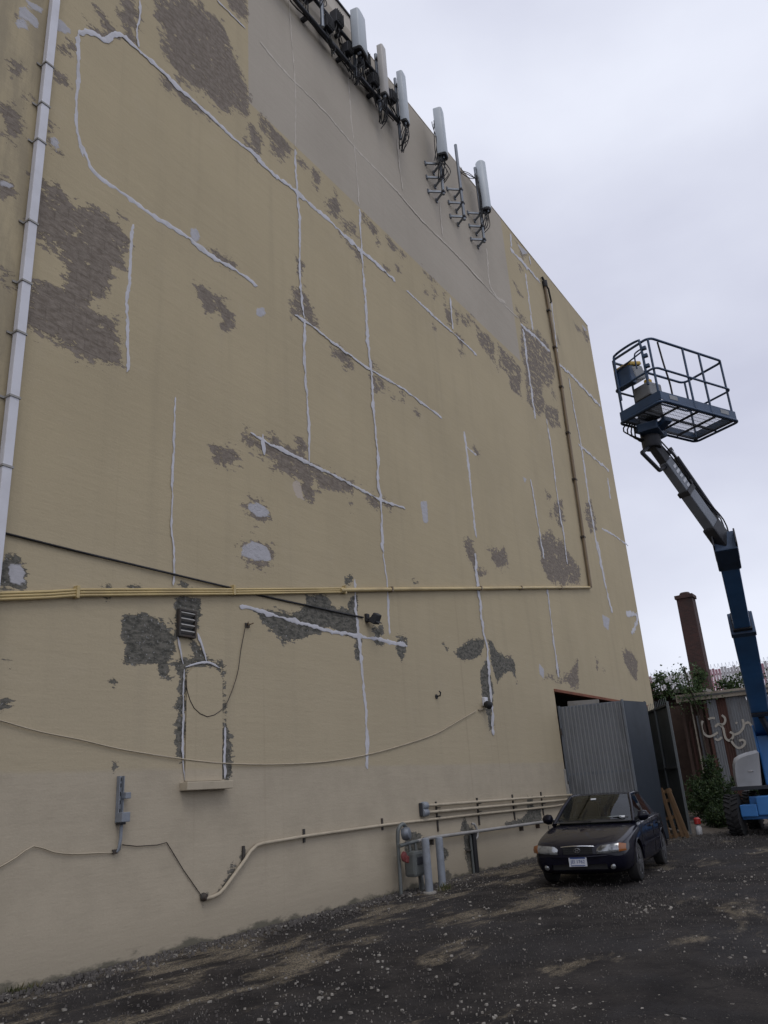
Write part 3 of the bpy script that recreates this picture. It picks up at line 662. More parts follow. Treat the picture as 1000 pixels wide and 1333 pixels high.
def smoothpath(pts, step=.06, wob=0, seed=1):
    """Catmull-Rom through the points, resampled"""
    P = [Vector(p) for p in pts]
    if len(P) == 2: P = [P[0], P[0].lerp(P[1], .5), P[1]]
    out = []
    for i in range(len(P) - 1):
        p0 = P[max(i - 1, 0)]; p1 = P[i]; p2 = P[i + 1]; p3 = P[min(i + 2, len(P) - 1)]
        n = max(2, int((p2 - p1).length / step))
        for j in range(n):
            t = j / n
            out.append(.5 * ((2 * p1) + (p2 - p0) * t + (2 * p0 - 5 * p1 + 4 * p2 - p3) * t * t + (3 * p1 - p0 - 3 * p2 + p3) * t ** 3))
    out.append(P[-1]); return out
def linpath(pts, step):
    P = [Vector(p) for p in pts]; out = []
    for a, b in zip(P[:-1], P[1:]):
        n = max(1, int((b - a).length / step))
        out += [a.lerp(b, j / n) for j in range(n)]
    return out + [P[-1]]
def wp(p, off): return (p[0], -off, p[1])

# ------------------------------------------------------------------ ground
def ground():
    xs = np.concatenate([np.linspace(-150, -8, 8), np.arange(-7, 34, .35), np.linspace(35, 60, 14), np.linspace(70, 300, 8)])
    ys = np.concatenate([np.linspace(-200, -22, 8), np.arange(-21, .3, .35), np.linspace(1, 30, 8), np.linspace(40, 150, 6)])
    rr = np.random.RandomState(3)
    ph = rr.uniform(0, 6.28, (9, 2)); fr = rr.uniform(.25, 1.3, (9, 2)) * rr.choice([-1, 1], (9, 2))
    rows = []
    for x in xs:
        row = []
        for y in ys:
            h = 0
            if -8 < x < 34 and -22 < y < .2:
                h = sum(.006 * math.sin(x * f[0] + p[0]) * math.sin(y * f[1] + p[1]) for f, p in zip(fr, ph)) - .012
            row.append((x, y, h))
        rows.append(row)
    tag(MB().grid(rows).build('ground', 'asphalt', smooth=60), kind='structure')
ground()

# ------------------------------------------------------------------ the tall building
HB, XR, XL, DEPTH = 21.36, 31.97, -8.0, 16.0
OX0, OX1, OZ = 21.78, 31.0, 4.18
bld = thing('building', 'tall windowless building with peeling tan stucco wall and repaired cracks', 'building', (XL, 0, 0))
def sdf(px, pz, poly):
    """signed distance (positive inside) from points to a polygon"""
    d = np.full(px.shape, 1e9); ins = np.zeros(px.shape, bool); n = len(poly)
    for i in range(n):
        ax, az = poly[i]; bx, bz = poly[(i + 1) % n]
        ex, ez = bx - ax, bz - az; L = ex * ex + ez * ez + 1e-12
        t = np.clip(((px - ax) * ex + (pz - az) * ez) / L, 0, 1)
        d = np.minimum(d, np.hypot(px - ax - t * ex, pz - az - t * ez))
        c = ((az > pz) != (bz > pz)) & (px < ex * (pz - az) / (ez if abs(ez) > 1e-9 else 1e-9) + ax)
        ins ^= c
    return np.where(ins, d, -d)
def build_wall():
    xs = np.unique(np.round(np.concatenate([np.linspace(XL, 4.4, 8), np.arange(4.4, XR, .065), [OX0, OX1, XR, 13.35, 13.9]]), 4))
    zs = np.unique(np.round(np.concatenate([np.arange(-.12, HB, .065), [OZ, HB]]), 4))
    def thin(a, keep):
        out = [a[0]]
        for q in a[1:]:
            if q - out[-1] < .012:
                if any(abs(q - k_) < 1e-3 for k_ in keep): out[-1] = q
                continue
            out.append(q)
        return np.array(out)
    xs = thin(xs, [OX0, OX1, XR]); zs = thin(zs, [OZ, HB])
    PX, PZ = np.meshgrid(xs, zs); ny, nx = PX.shape
    at = {}
    for name, polys in (('peel', D['pa']), ('peel_dark', D['pb']), ('filler', D['fi']), ('cream', D['cm'])):
        A = np.full(PX.shape, -2.0)
        for p in polys:
            p = np.array(p); m = .7
            x0, x1 = np.searchsorted(xs, [p[:, 0].min() - m, p[:, 0].max() + m]); z0, z1 = np.searchsorted(zs, [p[:, 1].min() - m, p[:, 1].max() + m])
            if x1 <= x0 or z1 <= z0: continue
            s = sdf(PX[z0:z1, x0:x1], PZ[z0:z1, x0:x1], p.tolist())
            A[z0:z1, x0:x1] = np.maximum(A[z0:z1, x0:x1], s)
        at[name] = A
    idx = np.arange(ny * nx).reshape(ny, nx)
    q = np.stack([idx[:-1, :-1], idx[:-1, 1:], idx[1:, 1:], idx[1:, :-1]], -1)
    cx = (PX[:-1, :-1] + PX[1:, 1:]) / 2; cz = (PZ[:-1, :-1] + PZ[1:, 1:]) / 2
    q = q[~((cx > OX0) & (cx < OX1) & (cz < OZ))]
    wav = .012 * np.sin(PX * .55 + 1) * np.sin(PZ * .47) + .006 * np.sin(PX * 1.7 + PZ * .9)
    wav = np.where((PX > XR - .3), 0, wav)
    V = np.stack([PX, np.clip(-wav * .5, -.008, .008), PZ], -1).reshape(-1, 3)
    V[:, 0] -= XL
    me = bpy.data.meshes.new('wall'); me.vertices.add(len(V)); me.vertices.foreach_set('co', V.astype(np.float32).ravel())
    me.loops.add(q.size); me.loops.foreach_set('vertex_index', q.astype(np.int32).ravel())
    me.polygons.add(len(q)); me.polygons.foreach_set('loop_start', np.arange(0, q.size, 4, dtype=np.int32)); me.polygons.foreach_set('loop_total', np.full(len(q), 4, np.int32))
    me.update(); me.validate(); me.shade_smooth()
    for name, A in at.items():
        a = me.attributes.new(name, 'FLOAT', 'POINT'); a.data.foreach_set('value', A.astype(np.float32).ravel())
    me.materials.append(M['wall'])
    o = bpy.data.objects.new('wall', me); COL.objects.link(o); o.parent = bld
    return o
# the material works in coordinates of the whole site: shift back to the building origin
WALL = build_wall()
for nd in M['wall'].node_tree.nodes:
    pass
def wall_shift():
    t = M['wall'].node_tree; q = NT(t); tcn = [n for n in t.nodes if n.type == 'TEX_COORD'][0]
    add = q.n('ShaderNodeVectorMath', operation='ADD'); add.inputs[1].default_value = (XL, 0, 0)
    targets = [l.to_socket for l in tcn.outputs['Object'].links]
    for l in list(tcn.outputs['Object'].links): t.links.remove(l)
    t.links.new(tcn.outputs['Object'], add.inputs[0])
    for s in targets: t.links.new(add.outputs[0], s)
wall_shift()
# other faces, roof, raised parapet, coping
mb = MB()
mb.add([(XR, 0, -.1), (XR, DEPTH, -.1), (XR, DEPTH, HB), (XR, 0, HB)], [(0, 1, 2, 3)])
mb.add([(XL, 0, -.1), (XL, DEPTH, -.1), (XL, DEPTH, HB), (XL, 0, HB)], [(0, 3, 2, 1)])
mb.add([(XL, DEPTH, -.1), (XR, DEPTH, -.1), (XR, DEPTH, HB), (XL, DEPTH, HB)], [(0, 1, 2, 3)])
mb.build('side_wall', 'cream', bld)
MB().box(((XL + XR) / 2, DEPTH / 2, HB - .32), (XR - XL - .02, DEPTH - .02, .1)).build('roof', 'roofing', bld)
MB().box(((13.9 + XR) / 2, .17, HB + .015), (XR - 13.9, .36, .03)).build('coping', 'cream', bld)
mb = MB(); mb.prism([(XL, HB), (14.15, HB), (13.6, HB + .55), (XL, HB + .62)], lambda u, w, d: (u, .006 + d, w), .34); mb.build('parapet', 'sealant_painted', bld)
mb = MB(); mb.prism([(XL, HB + .6), (13.6, HB + .53), (13.66, HB + .58), (XL, HB + .68)], lambda u, w, d: (u, -.04 + d, w), .42); mb.build('coping', 'steel_dark', bld)
# vehicle opening
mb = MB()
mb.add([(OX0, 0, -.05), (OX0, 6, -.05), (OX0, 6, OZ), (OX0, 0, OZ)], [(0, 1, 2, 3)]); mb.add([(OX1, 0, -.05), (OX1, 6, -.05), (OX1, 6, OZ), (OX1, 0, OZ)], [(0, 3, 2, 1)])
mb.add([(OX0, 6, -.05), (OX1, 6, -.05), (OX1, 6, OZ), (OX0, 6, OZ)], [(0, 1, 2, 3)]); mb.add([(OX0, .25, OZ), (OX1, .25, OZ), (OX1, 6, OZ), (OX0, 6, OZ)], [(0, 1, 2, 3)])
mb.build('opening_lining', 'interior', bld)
MB().box(((OX0 + OX1) / 2, .10, OZ - .035), (OX1 - OX0 - .01, .26, .085)).build('lintel', 'rust', bld, bevel=.01)
MB().box((OX0 - .055, -.02, 1.05), (.07, .05, 1.9)).build('door_frame', 'greypipe', bld, bevel=.006)
# sealed cracks: proud beads of filler, edges uneven
def bead(pts, w, mat, seed):
    rr = random.Random(seed); P = smoothpath([(p[0], 0, p[1]) for p in pts], .045)
    if len(P) < 3: return
    rows = []; ja = jb = 0.0; jc = 0.0; h = .0032
    for i, p in enumerate(P):
        t = (P[min(i + 1, len(P) - 1)] - P[max(i - 1, 0)]).normalized(); nrm = Vector((-t.z, 0, t.x))
        ja = .65 * ja + rr.gauss(0, .46); jb = .65 * jb + rr.gauss(0, .46); jc = .8 * jc + rr.gauss(0, .16)
        taper = min(1, .25 + min(i, len(P) - 1 - i) * .35)
        a = (.5 + .35 * ja) * w * taper; b = (.5 + .35 * jb) * w * taper; a = max(a, .12 * w); b = max(b, .12 * w)
        c = p + nrm * jc * w * .35
        row = []
        for s_, hh in ((-a, .0005), (-a * .8, .55), (0, 1), (b * .8, .55), (b, .0005)):
            v = c + nrm * s_; row.append((v.x, -.0085 - h * hh * (.7 + .3 * taper), v.z))
        rows.append(row)
    return MB().grid(rows).build('crack_sealant', mat, bld, smooth=80)
for i, (pts, w, painted) in enumerate(D['lines']):
    bead(pts, w * (.72 if painted else .82), 'sealant_painted' if painted else 'sealant', 50 + i)
# blocked-up window: sill, vent above it
x0, x1, z0, z1 = 7.82, 8.69, 1.90, 2.01
MB().box(((x0 + x1) / 2, -.075, (z0 + z1) / 2), (x1 - x0, .15, z1 - z0)).build('window_sill', 'cream', bld, bevel=.012)
mb = MB(); mb.prism([(7.90, 2.02), (8.60, 2.02), (8.60, 3.45), (8.50, 3.56), (8.25, 3.60), (8.0, 3.56), (7.90, 3.46)], lambda u, w, d: (u, -.0095 - d, w), .008)
blk = mb.build('blocked_window', 'wall', bld)
for o_ in [blk]:
    for nm_ in ('peel', 'peel_dark', 'filler', 'cream'):
        a_ = o_.data.attributes.new(nm_, 'FLOAT', 'POINT'); a_.data.foreach_set('value', [-2.0] * len(o_.data.vertices))
# ------------------------------------------------------------------ things fixed to the wall
vt = thing('vent_grille', 'small black louvred vent set into dark peeled plaster above the blocked window', 'vent', (7.86, 0, 4.0))
fr = MB(); X0, X1, Z0, Z1 = 7.71, 8.01, 4.0, 4.37
for c, s_ in (((X0, Z0 + .185), (.03, .40)), ((X1, Z0 + .185), (.03, .40))): fr.box((c[0], -.03, c[1]), (s_[0], .06, s_[1]))
for z in (Z0, Z1): fr.box(((X0 + X1) / 2, -.031, z), (.27, .058, .03))
fr.build('frame', 'hanger', vt, bevel=.004)
MB().box(((X0 + X1) / 2, -.012, (Z0 + Z1) / 2), (.28, .01, .36)).build('backing', 'black', vt)
for i in range(4): MB().box(((X0 + X1) / 2, -.035, Z0 + .06 + i * .088), (.262, .05, .022), Matrix.Rotation(rad(-32), 3, 'X')).build('slat', 'greypipe', vt)

def pipe_thing(name, label, cat, pts, r, mat, off, group=None, clips=(), clip_mat='hanger', clip_h=.06, n=10, step=.25, straight=True, wob=0, clipname='bracket'):
    P = [Vector(wp(p, off)) for p in pts]
    P = linpath(P, step) if straight else smoothpath(P, step)
    if wob:
        rr = random.Random(hash(name) % 99); P = [p + Vector((0, 0, rr.uniform(-wob, wob))) for p in P]
    base = (P[0].x, 0, min(p.z for p in P))
    t = thing(name, label, cat, base, 0, group)
    MB().tube(P, r, n).build('pipe' if r > .008 else 'cable', mat, t, smooth=50)
    for c in clips:
        q = min(P, key=lambda p: (p.x - c[0]) ** 2 + (p.z - c[1]) ** 2)
        # nearest point on the path
        b = MB(); b.box((c[0], -(off + r) * .5 - .004, q.z), (.03, off + r + .012, clip_h)); b.build(clipname, clip_mat, t, bevel=.004)
    return t

# white downspout with straps
ds = thing('downspout', 'white square downspout running up the tan wall', 'downspout', (4.87, -.07, 0))
MB().box((4.868, -.085, 11.2), (.125, .10, 22.4)).build('pipe', 'white', ds, bevel=.012)
for sx, sz in D['pt']['straps'] + [[4.83, 14.5], [4.83, 3.5], [4.83, 1.8]]:
    b = MB(); b.box((4.868, -.14, sz), (.145, .012, .028)); b.box((4.80, -.075, sz), (.012, .14, .028)); b.box((4.936, -.075, sz), (.012, .14, .028)); b.box((4.765, -.012, sz), (.06, .02, .03)); b.build('strap', 'greypipe', ds)

# bundle of yellowed conduits, then one, then the riser to the roof
yb = D['pipes']['yellow_bundle']; ys_ = D['pipes']['yellow_single']; rs = D['pipes']['riser']
t = thing('conduit_bundle', 'bundle of three yellowed conduits running together across the tan wall', 'conduit', (yb[0][0], 0, yb[0][1]))
for i, dz in enumerate((-.036, 0, .036)):
    P = linpath([wp((p[0], p[1] + dz), .05) for p in yb], .3); MB().tube(P, .0195, 10).build('pipe', 'yellow', t, smooth=50)
for c in D['pt']['clipsY'][:3]:
    MB().box((c[0], -.042, c[1] + .002), (.045, .085, .16)).build('clamp', 'yellow', t, bevel=.006)
t = thing('yellow_pipe', 'single yellowed pipe sloping up the wall beyond the conduit bundle', 'pipe', (ys_[0][0], 0, ys_[0][1]))
MB().tube(linpath([wp(p, .055) for p in ys_], .4), .042, 12).build('pipe', 'yellow', t, smooth=50)
for c in D['pt']['clipsY'][3:] + [[13.4, 5.62], [20.2, 6.86], [23.4, 7.42]]:
    zc = np.interp(c[0], [p[0] for p in ys_], [p[1] for p in ys_]); MB().box((c[0], -.052, zc), (.05, .104, .11)).build('clamp', 'brownpipe', t, bevel=.008)
t = thing('riser_pipe', 'dark brown vertical pipe climbing the wall to a black tee near the roof', 'pipe', (26.3, 0, 7.9))
MB().tube(linpath([wp(p, .08) for p in rs], .5), .062, 12).build('pipe', 'brownpipe', t, smooth=50)
for c in D['pt']['clipsR']:
    xc = np.interp(c[1], [p[1] for p in rs], [p[0] for p in rs]); MB().box((xc, -.07, c[1]), (.20, .14, .07)).build('clamp', 'hanger', t, bevel=.008)
zt = rs[-1][1]; xt = rs[-1][0]
MB().lathe([(.09, 0), (.10, .02), (.10, .28), (.07, .30)], (xt, -.09, zt - .1)).build('coupling', 'black', t, smooth=40)
MB().tube([(xt, -.09, zt + .05), (xt + .25, -.12, zt - .05), (xt + .42, -.10, zt - .55), (xt + .45, -.05, zt - .6)], .04, 8).build('elbow', 'hanger', t, smooth=50)
MB().tube([(xt - .02, -.09, zt + .15), (xt - .15, -.06, zt + .32)], .05, 8).build('elbow', 'black', t, smooth=50)

# cables
def cable(name, label, pts, r, mat, off, straight=False, group=None):
    P = [Vector(wp(p, off)) for p in pts]; P = linpath(P, .2) if straight else smoothpath(P, .1)
    base = Vector((P[0].x, 0, min(p.z for p in P)))
    return tag(MB().tube(P, r, 6).build(name, mat, loc=base, smooth=60), label, 'cable', group)
bc = [list(p) for p in D['pipes']['black_cable']]
cable('black_cable', 'taut black cable slanting down the wall behind the conduits to a lamp', bc, .016, 'black', .022, True)
cable('pale_cable', 'thin cream cable sagging across the wall below the yellow conduits', D['pipes']['white_cable'], .009, 'cream', .02)
cable('loop_wire', 'loose wire hanging in a loop over the blocked window', D['pipes']['loop_wire'], .006, 'hanger', .02)
cable('cord', 'thin cord tacked low on the wall left of the grey strut', D['pipes']['cord1'], .008, 'cream', .016)
cable('cord', 'thin cord dropping from the grey strut to a black hole', D['pipes']['cord2'], .006, 'hanger', .016, True)

# wall lamp at the cable's end
lx, lz = D['pt']['lamp']
t = thing('wall_lamp', 'black floodlight where the black cable ends on the wall', 'lamp', (lx, 0, lz))
MB().box((lx - .06, -.03, lz + .02), (.10, .06, .16)).build('mount', 'black', t, bevel=.01)
rot = Matrix.Rotation(rad(35), 3, 'X') @ Matrix.Rotation(rad(12), 3, 'Z')
MB().box((lx + .03, -.17, lz), (.26, .15, .20), rot, .75).build('housing', 'black', t, bevel=.02)
MB().box((lx + .04, -.21, lz - .075), (.20, .10, .015), rot).build('lens', 'steel_dark', t)
MB().tube([(lx - .06, -.05, lz), (lx - .02, -.12, lz)], .025, 8).build('arm', 'black', t)
# small security lamp at the end of the pale cable
cx_, cz_ = D['pt']['cam']
t = thing('security_lamp', 'small black and white lamp where the sagging cream cable ends', 'lamp', (cx_, 0, cz_))
MB().box((cx_ + .06, -.04, cz_ + .06), (.16, .08, .20)).build('backplate', 'white', t, bevel=.015)
MB().lathe([(.05, 0), (.085, .05), (.09, .16), (.03, .20)], (cx_, -.06, cz_), (-.35, -1, -.35), 14).build('head', 'black', t, smooth=40)
MB().beam((cx_ - .28, -.02, cz_ - .14), (cx_ + .12, -.02, cz_ - .09), .03, .03).build('bracket', 'cream', t)
hx, hz = D['pt']['hook']
t = thing('wall_hook', 'small black hook alone on bare wall between lamp and security lamp', 'hook', (hx, 0, hz))
MB().lathe([(.05, 0), (.05, .02)], (hx, 0, hz), (0, -1, 0), 12).build('plate', 'black', t)
MB().tube([(hx, -.02, hz), (hx, -.10, hz + .01), (hx - .02, -.13, hz + .07), (hx - .05, -.11, hz + .10)], .016, 7).build('arm', 'black', t, smooth=60)
fx, fz = D['pt']['fix']
t = thing('wire_bracket', 'small rusty bracket holding the looped wire above blocked window', 'bracket', (fx, 0, fz))
MB().box((fx, -.01, fz), (.10, .02, .07)).build('plate', 'hanger', t, bevel=.004)
for a in (-1, 1): MB().tube([(fx, -.015, fz), (fx + a * .06, -.09, fz + .03)], .011, 6).build('arm', 'brownpipe', t)

# grey strut with boxes
t = thing('strut_channel', 'grey steel strut with switch boxes mounted low on the cream wall', 'strut', (6.82, 0, 1.24))
mb = MB(); mb.box((6.822, -.012, 1.84), (.075, .02, .54)); mb.box((6.790, -.035, 1.84), (.012, .045, .54)); mb.box((6.854, -.035, 1.84), (.012, .045, .54)); mb.build('channel', 'bollard', t)
for z in (1.70, 1.80, 1.90, 2.0, 2.07): MB().box((6.822, -.024, z), (.03, .006, .045)).build('slot', 'black', t)
MB().box((6.885, -.06, 1.875), (.085, .10, .075)).build('switch_box', 'bollard', t, bevel=.008)
MB().box((6.845, -.075, 1.625), (.125, .12, .115)).build('switch_box', 'bollard', t, bevel=.01)
MB().box((6.83, -.06, 1.555), (.085, .08, .03)).build('collar', 'black', t, bevel=.006)
MB().tube([(6.845, -.05, 1.55), (6.842, -.05, 1.38), (6.832, -.04, 1.26), (6.81, -.02, 1.235)], .02, 8).build('pipe', 'bollard', t, smooth=60)
MB().box((6.79, -.02, 1.24), (.07, .03, .05)).build('foot', 'hanger', t, bevel=.006)

# long conduit and the pipes near the car
P = [Vector(wp(p, .045)) for p in D['pipes']['conduit']]; P = [P[0] + Vector((0, .04, 0))] + P
t = thing('long_conduit', 'cream conduit rising from a black hole and running along the low wall', 'conduit', (8.29, 0, .53))
MB().tube(linpath(P, .2), .026, 10).build('pipe', 'cream', t, smooth=50)
for c in D['pt']['clips'][:3]: MB().box((c[0], -.012, c[1]), (.045, .024, .20)).build('hanger', 'hanger', t, bevel=.004)
MB().lathe([(.05, 0), (.055, .03), (.04, .07)], (8.25, -.005, .55), (.35, -1, 0), 12).build('fitting', 'hanger', t, smooth=40)
for key, nm, mt, lab, r in (('pipeA', 'wall_pipe', 'cream', 'upper cream pipe leaving the grey junction box', .030), ('pipeB', 'wall_pipe', 'cream', 'lower cream pipe leaving the grey junction box', .030), ('pipeD', 'gas_pipe', 'greypipe', 'grey gas pipe running from the gas meter along the wall foot', .034)):
    P = linpath([wp(p, .07 if key != 'pipeD' else .09) for p in D['pipes'][key]], .3)
    t = thing(nm, lab, 'pipe', (P[0].x, 0, P[0].z)); MB().tube(P, r, 10).build('pipe', mt, t, smooth=50)
    if key == 'pipeD':
        for c in D['pt']['clipsD']:
            z = np.interp(c[0], [p.x for p in P], [p.z for p in P]); MB().box((c[0], -.05, z - .05), (.035, .10, .16)).build('hanger', 'hanger', t, bevel=.004)
STRAPS = ('dark steel strap on the stacked cream pipes right beside the junction box', 'dark steel strap on the stacked cream pipes, second along from the junction box', 'dark steel strap on the stacked cream pipes, third along from the junction box', 'dark steel strap on the stacked cream pipes above a dark peeled patch near the car')
for c, lab in zip(D['pt']['clips'][3:], STRAPS):
    t = tag(MB().box((c[0], -.013, 1.19), (.045, .025, .56)).box((c[0], -.05, 1.47 - .12), (.05, .10, .02)).box((c[0], -.05, 1.19), (.05, .10, .02)).build('pipe_hanger', 'hanger', loc=(c[0], 0, .95)),
        lab, 'hanger', 'straps behind the stacked cream pipes')
t = thing('junction_box', 'grey rounded junction box at the end of two cream pipes', 'box', (14.05, 0, 1.2))
for z in (1.415, 1.29): MB().lathe([(.055, 0), (.075, .02), (.075, .15), (.05, .19)], (13.96, -.07, z), (1, 0, 0), 14).build('hub', 'bollard', t, smooth=40)
MB().box((14.02, -.04, 1.35), (.16, .08, .24)).build('body', 'steel_dark', t, bevel=.015)

# gas meter
gx, gy = 13.02, -.32
t = thing('gas_meter', 'dark grey gas meter with looped pipe and red valve behind bollards', 'gas meter', (gx, gy, 0))
MB().tube([(gx - .27, gy + .08, .0), (gx - .27, gy + .08, .60), (gx - .27, gy + .08, .95)], .032, 10).build('riser', 'meter', t, smooth=50)
MB().tube(smoothpath([(gx - .27, gy + .08, .86), (gx - .26, gy + .06, 1.06), (gx - .14, gy + .04, 1.15), (gx - .02, gy + .04, 1.07), (gx + .02, gy + .04, .92)], .03), .036, 10).build('loop_pipe', 'meter', t, smooth=60)
MB().lathe([(.05, -.08), (.10, -.065), (.115, -.01), (.115, .01), (.10, .065), (.05, .08)], (gx - .13, gy - .02, .985), (.25, -1, .1), 18).build('regulator', 'galv', t, smooth=40)
MB().tube([(gx - .32, gy + .02, .80), (gx + .30, gy + .02, .83)], .033, 10).build('crossbar', 'meter', t, smooth=50)
MB().tube([(gx + .3, gy + .02, .83), (13.9, gy + .12, .83), (13.93, -.09, .827)], .033, 10).build('outlet_pipe', 'greypipe', t, smooth=50)
MB().box((gx + .10, gy - .01, .47), (.34, .24, .42)).build('meter_body', 'meter', t, bevel=.05)
MB().box((gx + .10, gy - .135, .52), (.20, .02, .13)).build('dial', 'steel_dark', t, bevel=.01)
for dx in (-.0, .2):
    MB().tube([(gx + dx, gy, .67), (gx + dx, gy + .02, .82)], .028, 8).build('union', 'meter', t, smooth=50)
MB().lathe([(.03, 0), (.085, .02), (.085, .045), (.03, .06)], (gx - .27, gy - .0, .62), (0, -1, 0), 10).build('valve_wheel', 'red', t, smooth=40)
MB().box((gx - .20, gy - .04, .57), (.10, .05, .12), Matrix.Rotation(.3, 3, 'Y')).build('valve', 'red', t, bevel=.015)
MB().tube([(gx + .24, gy - .02, .26), (gx + .30, gy - .02, .12), (gx + .30, gy, 0)], .035, 10).build('drop_pipe', 'meter', t, smooth=50)
MB().tube([(gx + .46, gy + .1, 0), (gx + .46, gy + .1, .62)], .05, 10).build('vent_pipe', 'bollard', t, smooth=50)
MB().box((gx + .46, gy + .04, .40), (.05, .02, .10)).build('tag_plate', 'jug', t)
def bollard(x, y, h, lean, label):
    t = thing('bollard', label, 'bollard', (x, y, 0), 0, None); t.rotation_euler = (rad(lean[0]), rad(lean[1]), 0)
    MB().lathe([(.07, -.15), (.07, h - .02), (.065, h), (.04, h + .012)], (0, 0, 0), (0, 0, 1), 20).build('post', 'bollard', t, smooth=40, local=True)
    MB().lathe([(.13, -.05), (.12, .012), (.075, .018)], (0, 0, 0), (0, 0, 1), 16).build('collar', 'concrete', t, smooth=30, local=True)
bollard(13.12, -.60, .88, (0, -1.0), 'blue-grey steel bollard directly in front of the gas meter')
bollard(13.62, -.58, .86, (0, .6), 'blue-grey steel bollard between the gas meter and the standpipe')
# standpipe in a black gouge in the wall
sx = 15.98
t = thing('standpipe', 'black standpipe with hooked pale top rising up a dark gouge in the wall', 'standpipe', (sx, -.06, 0))
MB().tube([(sx, -.06, 0), (sx, -.06, .80)], .055, 10).build('pipe', 'black', t, smooth=50)
MB().tube(smoothpath([(sx - .02, -.06, .62), (sx + .09, -.10, .70), (sx + .12, -.09, .84), (sx + .06, -.07, .95), (sx - .01, -.05, .96)], .03), .026, 8).build('hook', 'greypipe', t, smooth=60)
MB().tube([(sx - .10, -.04, 0), (sx - .12, -.04, .75)], .03, 8).build('pipe', 'meter', t, smooth=50)
MB().tube([(sx - .12, -.04, .45), (sx - .38, -.05, .47)], .018, 8).build('stub', 'hanger', t, smooth=50)

# ------------------------------------------------------------------ antennas along the parapet
def bracket(mb, xw, z, px, py, w=.5):
    mb.beam((xw, -.01, z), (px, py, z), .045, .06); mb.beam((xw + w, -.01, z), (px, py, z), .045, .06); mb.beam((xw - .04, -.02, z), (xw + .04, -.02, z), .04, .14); mb.beam((xw + w - .04, -.02, z), (xw + w + .04, -.02, z), .04, .14)
def cables(root, top, bot, n, seed, spread=.10, r=.013):
    rr = random.Random(seed)
    for i in range(n):
        a = Vector(top) + Vector((rr.uniform(-spread, spread), rr.uniform(-.05, .05), 0)); b = Vector(bot) + Vector((rr.uniform(-spread, spread), rr.uniform(-.04, .06), rr.uniform(-.1, .1)))
        m1 = a.lerp(b, .4) + Vector((rr.uniform(-.18, .18), rr.uniform(-.12, .05), rr.uniform(-.25, -.05)))
        MB().tube(smoothpath([a, a + Vector((0, 0, -.12)), m1, b], .07), r, 6).build('cable', 'black', root, smooth=60)
def antenna(label, x, z0, z1, w, d, off, mat, shape, pole, seed, ang=0.0, dark_end=True):
    """panel antenna: radome, end cap, pole, clamps, jumper cables, stand-off brackets"""
    px, py, pz0, pz1 = pole
    t = thing('panel_antenna', label, 'antenna', (x, -off, z0), 0, 'panel antennas along the roof edge')
    R = Matrix.Rotation(ang, 3, 'Z'); H = z1 - z0
    if shape == 'round':
        MB().lathe([(w * .42, 0), (w * .5, .03), (w * .5, H - .05), (w * .40, H), (w * .1, H + .01)], (x, -off, z0), n=20).build('radome', mat, t, smooth=35)
        MB().lathe([(w * .44, -.05), (w * .46, .01)], (x, -off, z0), n=20).build('end_cap', 'black', t, smooth=35)
    else:
        n = 8; prof = []
        for i in range(n + 1):
            a = math.pi * i / n; e = .45
            prof.append((math.copysign(abs(math.cos(a)) ** e, math.cos(a)) * w / 2, -abs(math.sin(a)) ** e * d * .62))
        prof += [(-w / 2, d * .38), (w / 2, d * .38)]
        fn = lambda u, v, dd: tuple(R @ Vector((u, v, 0)) + Vector((x, -off, z0 + dd)))
        MB().prism(prof, fn, H).build('radome', mat, t, smooth=40, bevel=.012)
        MB().prism([(u * .88, v * .85) for u, v in prof], lambda u, v, dd: tuple(R @ Vector((u, v, 0)) + Vector((x, -off, z0 - .05 + dd))), .06).build('end_cap', 'black', t)
    MB().tube([(px, py, pz0), (px, py, pz1)], .045, 10).build('pole', 'galv', t, smooth=50)
    for f in (.16, .84):
        zc = z0 + H * f
        if pz0 < zc < pz1: MB().beam((px, py, zc), (x, -off + d * .3, zc), .09, .07).build('clamp', 'steel_dark', t)
    for i in range(4):
        rr = random.Random(seed + i)
        MB().lathe([(.025, -.09), (.03, -.02)], (x + rr.uniform(-.3, .3) * w, -off + rr.uniform(-.3, .2) * d, z0 - .04), n=8).build('connector', 'galv', t)
    cables(t, (x, -off, z0 - .1), (px + .05, py + .03, z0 - .75), 9, seed, w * .38)
    return t
def rru(label, x, z, seed, s=1.0):
    t = thing('radio_unit', label, 'radio unit', (x, -.22, z), 0, 'remote radio units beside the antennas')
    MB().box((x, -.25, z + .2 * s), (.30 * s, .22, .44 * s)).build('body', 'steel_dark', t, bevel=.02)
    for i in range(5): MB().box((x - .12 * s + i * .06 * s, -.375, z + .2 * s), (.014, .04, .40 * s)).build('fin', 'black', t)
    MB().box((x, -.07, z + .2 * s), (.12, .14, .2)).build('mount', 'galv', t)
    cables(t, (x, -.25, z - .02), (x + .25, -.18, z - .5), 4, seed, .10)
    return t
